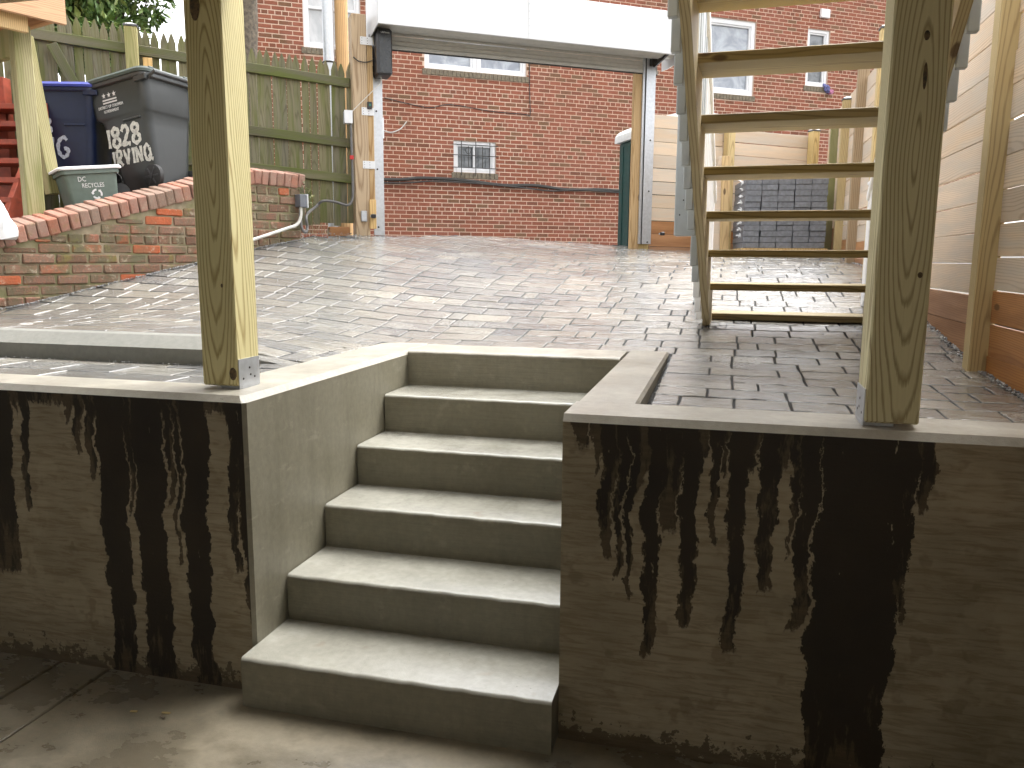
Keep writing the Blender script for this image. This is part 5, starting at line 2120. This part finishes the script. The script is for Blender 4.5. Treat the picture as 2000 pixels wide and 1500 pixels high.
# ------------------------------------------------------------------ pallet of pavers in the back corner
pc = np.array([2.04, 6.70, 0])
pz = yz(pc[0], pc[1]) + .0
pl = thing('pallet', 'wooden pallet under the stack of new grey paving blocks', 'pallet', (pc[0], pc[1], pz))
PTm = frame((math.cos(.13), math.sin(.13)))
for k in range(5):
    b = MB()
    b.ob(pc + PTm[:, 1] * (-.36 + k * .18) + [0, 0, pz + .036], (.42, .045, .008), .002, PTm)
    b.build('slat', MAT['raw_pine'], pl)
for k in (-.38, 0, .38):
    b = MB()
    b.ob(pc + PTm[:, 0] * k + [0, 0, pz + .014], (.03, .42, .014), .002, PTm)
    b.build('runner', MAT['raw_pine'], pl)
plain('block_grey', (.20, .21, .235), .75, var=.14, scale=30, bump=.4)
zz = pz + .0445
bl_i = 0
for lay in range(12):
    hgt = .057
    splits = [(5, 0.0), (5, .0), (5, .08)][0 if lay % 4 else (2 if lay % 8 == 0 else 1)]
    nb = 5
    Lx = .80
    xs0 = -.40 - (splits[1] if lay % 2 else 0)
    for k in range(nb + (1 if splits[1] and lay % 2 else 0)):
        a, e_ = xs0 + k * Lx / nb, xs0 + (k + 1) * Lx / nb
        a, e_ = max(a, -.40), min(e_, .40)
        if e_ - a < .03:
            continue
        for yrow in (-1, 1):
            if yrow == 1 and not (k in (0, nb - 1) or lay == 11):
                continue
            b = MB()
            jx, jy = prng.gauss(0, .003), prng.gauss(0, .004)
            c_ = pc + PTm[:, 0] * ((a + e_) / 2 + jx) + PTm[:, 1] * (yrow * .19 + jy) + [0, 0, zz + hgt / 2]
            b.ob(c_, ((e_ - a) / 2 - .003, .186, hgt / 2 - .0015), .003, PTm)
            o = b.build('paving_block', MAT['block_grey'], None, origin=tuple(c_))
            nth = ('bottom layer', 'second layer', 'third layer', 'fourth layer', 'fifth layer', 'sixth layer', 'seventh layer', 'eighth layer', 'ninth layer', 'tenth layer', 'eleventh layer', 'top layer')[lay]
            side_ = 'front' if yrow < 0 else 'back'
            pos = ('first from the left', 'second from the left', 'third from the left', 'fourth from the left', 'fifth from the left', 'sixth from the left')[k]
            tag(o, 'grey paving block on the pallet, %s, %s row, %s' % (nth, side_, pos), 'paving block', 'paving blocks stacked on the pallet')
    zz += hgt
# tie-wrap twists at the left end of the stack
b = MB()
for k in range(9):
    p_ = pc - PTm[:, 0] * .415 - PTm[:, 1] * .30 + [0, 0, pz + .16 + k * .066]
    for j in range(5):
        e_ = p_ + np.array([prng.uniform(-.05, .0), prng.uniform(-.02, .02), prng.uniform(-.02, .035)])
        b.tube([p_, (p_ + e_) / 2 + [0, 0, .008], e_], [.008, .007, .003], 4)
o = b.build('strapping', MAT['plastic_wrap'], origin=tuple(pc - PTm[:, 0] * .42 + [0, 0, pz + .1]))
tag(o, 'loose white plastic strapping at the left side of the block stack', 'strapping')
# lumber standing beside the pallet
for k, (dx, m) in enumerate(((-.52, 'raw_pine'), (-.60, 'cedar_pale'))):
    b = MB()
    b.ob((0, 0, .50), (.045, .012, .52), .002)
    p_ = pc + PTm[:, 0] * dx + PTm[:, 1] * (.12 + .05 * k)
    o = link('plank', b.mesh('plank', MAT[m]), None, (p_[0], p_[1], yz(p_[0], p_[1])))
    o.rotation_euler = (R(-5), R(3 * k), .2)
    tag(o, ('short yellow plank leaning at the rear fence beside the block stack', 'pale plank leaning at the rear fence left of the yellow plank')[k], 'plank')

# ------------------------------------------------------------------ vegetation: tree with ivy, shrub
def leaves(mb, centres, n, size, spread, r_):
    for _ in range(n):
        c0, rad = r_.choice(centres)
        d = np.array([r_.gauss(0, 1), r_.gauss(0, 1), r_.gauss(0, 1)])
        d /= np.linalg.norm(d) + 1e-9
        p = np.array(c0) + d * rad * r_.uniform(.72, 1.06) * np.array(spread)
        ax = d + np.array([r_.gauss(0, .6), r_.gauss(0, .6), r_.gauss(-.1, .5)])
        ax /= np.linalg.norm(ax)
        sd = np.cross(ax, [r_.gauss(0, .5), r_.gauss(0, .5), 1])
        sd /= np.linalg.norm(sd) + 1e-9
        nn = np.cross(sd, ax)
        L = size * r_.uniform(.7, 1.3)
        w = L * .22
        mb.add([p, p + ax * L * .45 + sd * w - nn * L * .05, p + ax * L - nn * L * .12, p + ax * L * .45 - sd * w - nn * L * .05, p + ax * L * .5 + nn * L * .03],
               [(0, 1, 4), (1, 2, 4), (2, 3, 4), (3, 0, 4)])


lr = random.Random(4)
sh = thing('shrub', 'bright green glossy-leaved shrub rising above the mossy fence', 'shrub', (-4.6, 4.6, 1.9))
cents = [((-4.95 + .95 * lr.random(), 4.25 + .75 * lr.random(), 3.45 + .95 * lr.random()), lr.uniform(.16, .30)) for _ in range(34)]
b = MB()
leaves(b, cents, 7500, .105, (1, 1, 1), lr)
b.build('foliage', MAT['shrub_leaf'], sh, recalc=False)
b = MB()
for c0, rr_ in cents[:14]:
    b.tube([(-4.5, 4.65, 1.9), (np.array([-4.5, 4.65, 2.9]) + np.array(c0)) / 2, c0], [.03, .018, .006], 6)
b.build('stem', MAT['bark'], sh)

tr = thing('tree', 'ivy-clad tree trunk rising behind the mossy fence', 'tree', (-3.72, 6.1, 1.5))
tc_ = np.array([-3.68, 6.0, 0])
b = MB()
NR, NS = 26, 16
for i in range(NR):
    z = 1.5 + 7.0 * i / (NR - 1)
    for k in range(NS):
        a = 2 * math.pi * k / NS
        r_ = .145 * (1 - .05 * i / NR) * (1 + .07 * math.sin(4 * a + i * .7) + .04 * math.sin(9 * a + i * 1.9))
        b.v.append((tc_[0] - .05 * math.sin(i * .3) + r_ * math.cos(a), tc_[1] + r_ * math.sin(a), z))
for i in range(NR - 1):
    for k in range(NS):
        b.f.append((i * NS + k, i * NS + (k + 1) % NS, (i + 1) * NS + (k + 1) % NS, (i + 1) * NS + k))
        b.m.append(0)
b.build('trunk', MAT['bark'], tr, origin=tuple(tc_ + [0, 0, 1.5]), smooth=True)
b = MB()
leaves(b, [((tc_[0] - .13 + lr.uniform(-.05, .05), tc_[1] - .06, 1.9 + 4.6 * lr.random()), .07) for _ in range(160)], 2600, .055, (1, 1, 1.2), lr)
b.build('ivy', MAT['ivy_leaf'], tr, recalc=False)
b = MB()
for k in range(7):
    a = k * .9
    p_ = tc_ + [0, 0, 6.8 + .2 * k]
    b.tube([p_, p_ + [.8 * math.cos(a), .8 * math.sin(a), 1.1], p_ + [1.7 * math.cos(a + .2), 1.7 * math.sin(a + .2), 2.4]], [.06, .035, .01], 6)
b.build('limb', MAT['bark'], tr)
# ivy sprig at the end of the brick wall
b = MB()
leaves(b, [(tuple(WP(2.13, -.02, 2.06)), .05), (tuple(WP(2.16, .0, 2.0)), .05), (tuple(WP(2.1, -.02, 2.12)), .04)], 90, .04, (1, 1, 1), lr)
o = b.build('ivy_sprig', MAT['ivy_leaf'], origin=tuple(WP(2.14, 0, 1.9)), recalc=False)
tag(o, 'small ivy sprig above the electrical box on the brick wall end', 'plant')

# ------------------------------------------------------------------ small litter on the patio and steps
for k, (x, y, a, L, m, lab) in enumerate(((.06 - .28, -.20, .1, .030, 'debris_wood', 'pale wood chip on the patio floor left of the bottom step'), (-.215, -.225, -.4, .022, 'bark', 'dark bark chip on the patio floor near the bottom step'), (-.33, -.22, .2, .024, 'debris_wood', 'thin wood splinter on the patio floor below the left wall'))):
    b = MB()
    b.ob((0, 0, 0), (L / 2, .004, .002), .001)
    o = link('wood_chip', b.mesh('wood_chip', MAT[m]), None, (x, y, .0022))
    o.rotation_euler = (0, 0, a)
    tag(o, lab, 'wood chip')
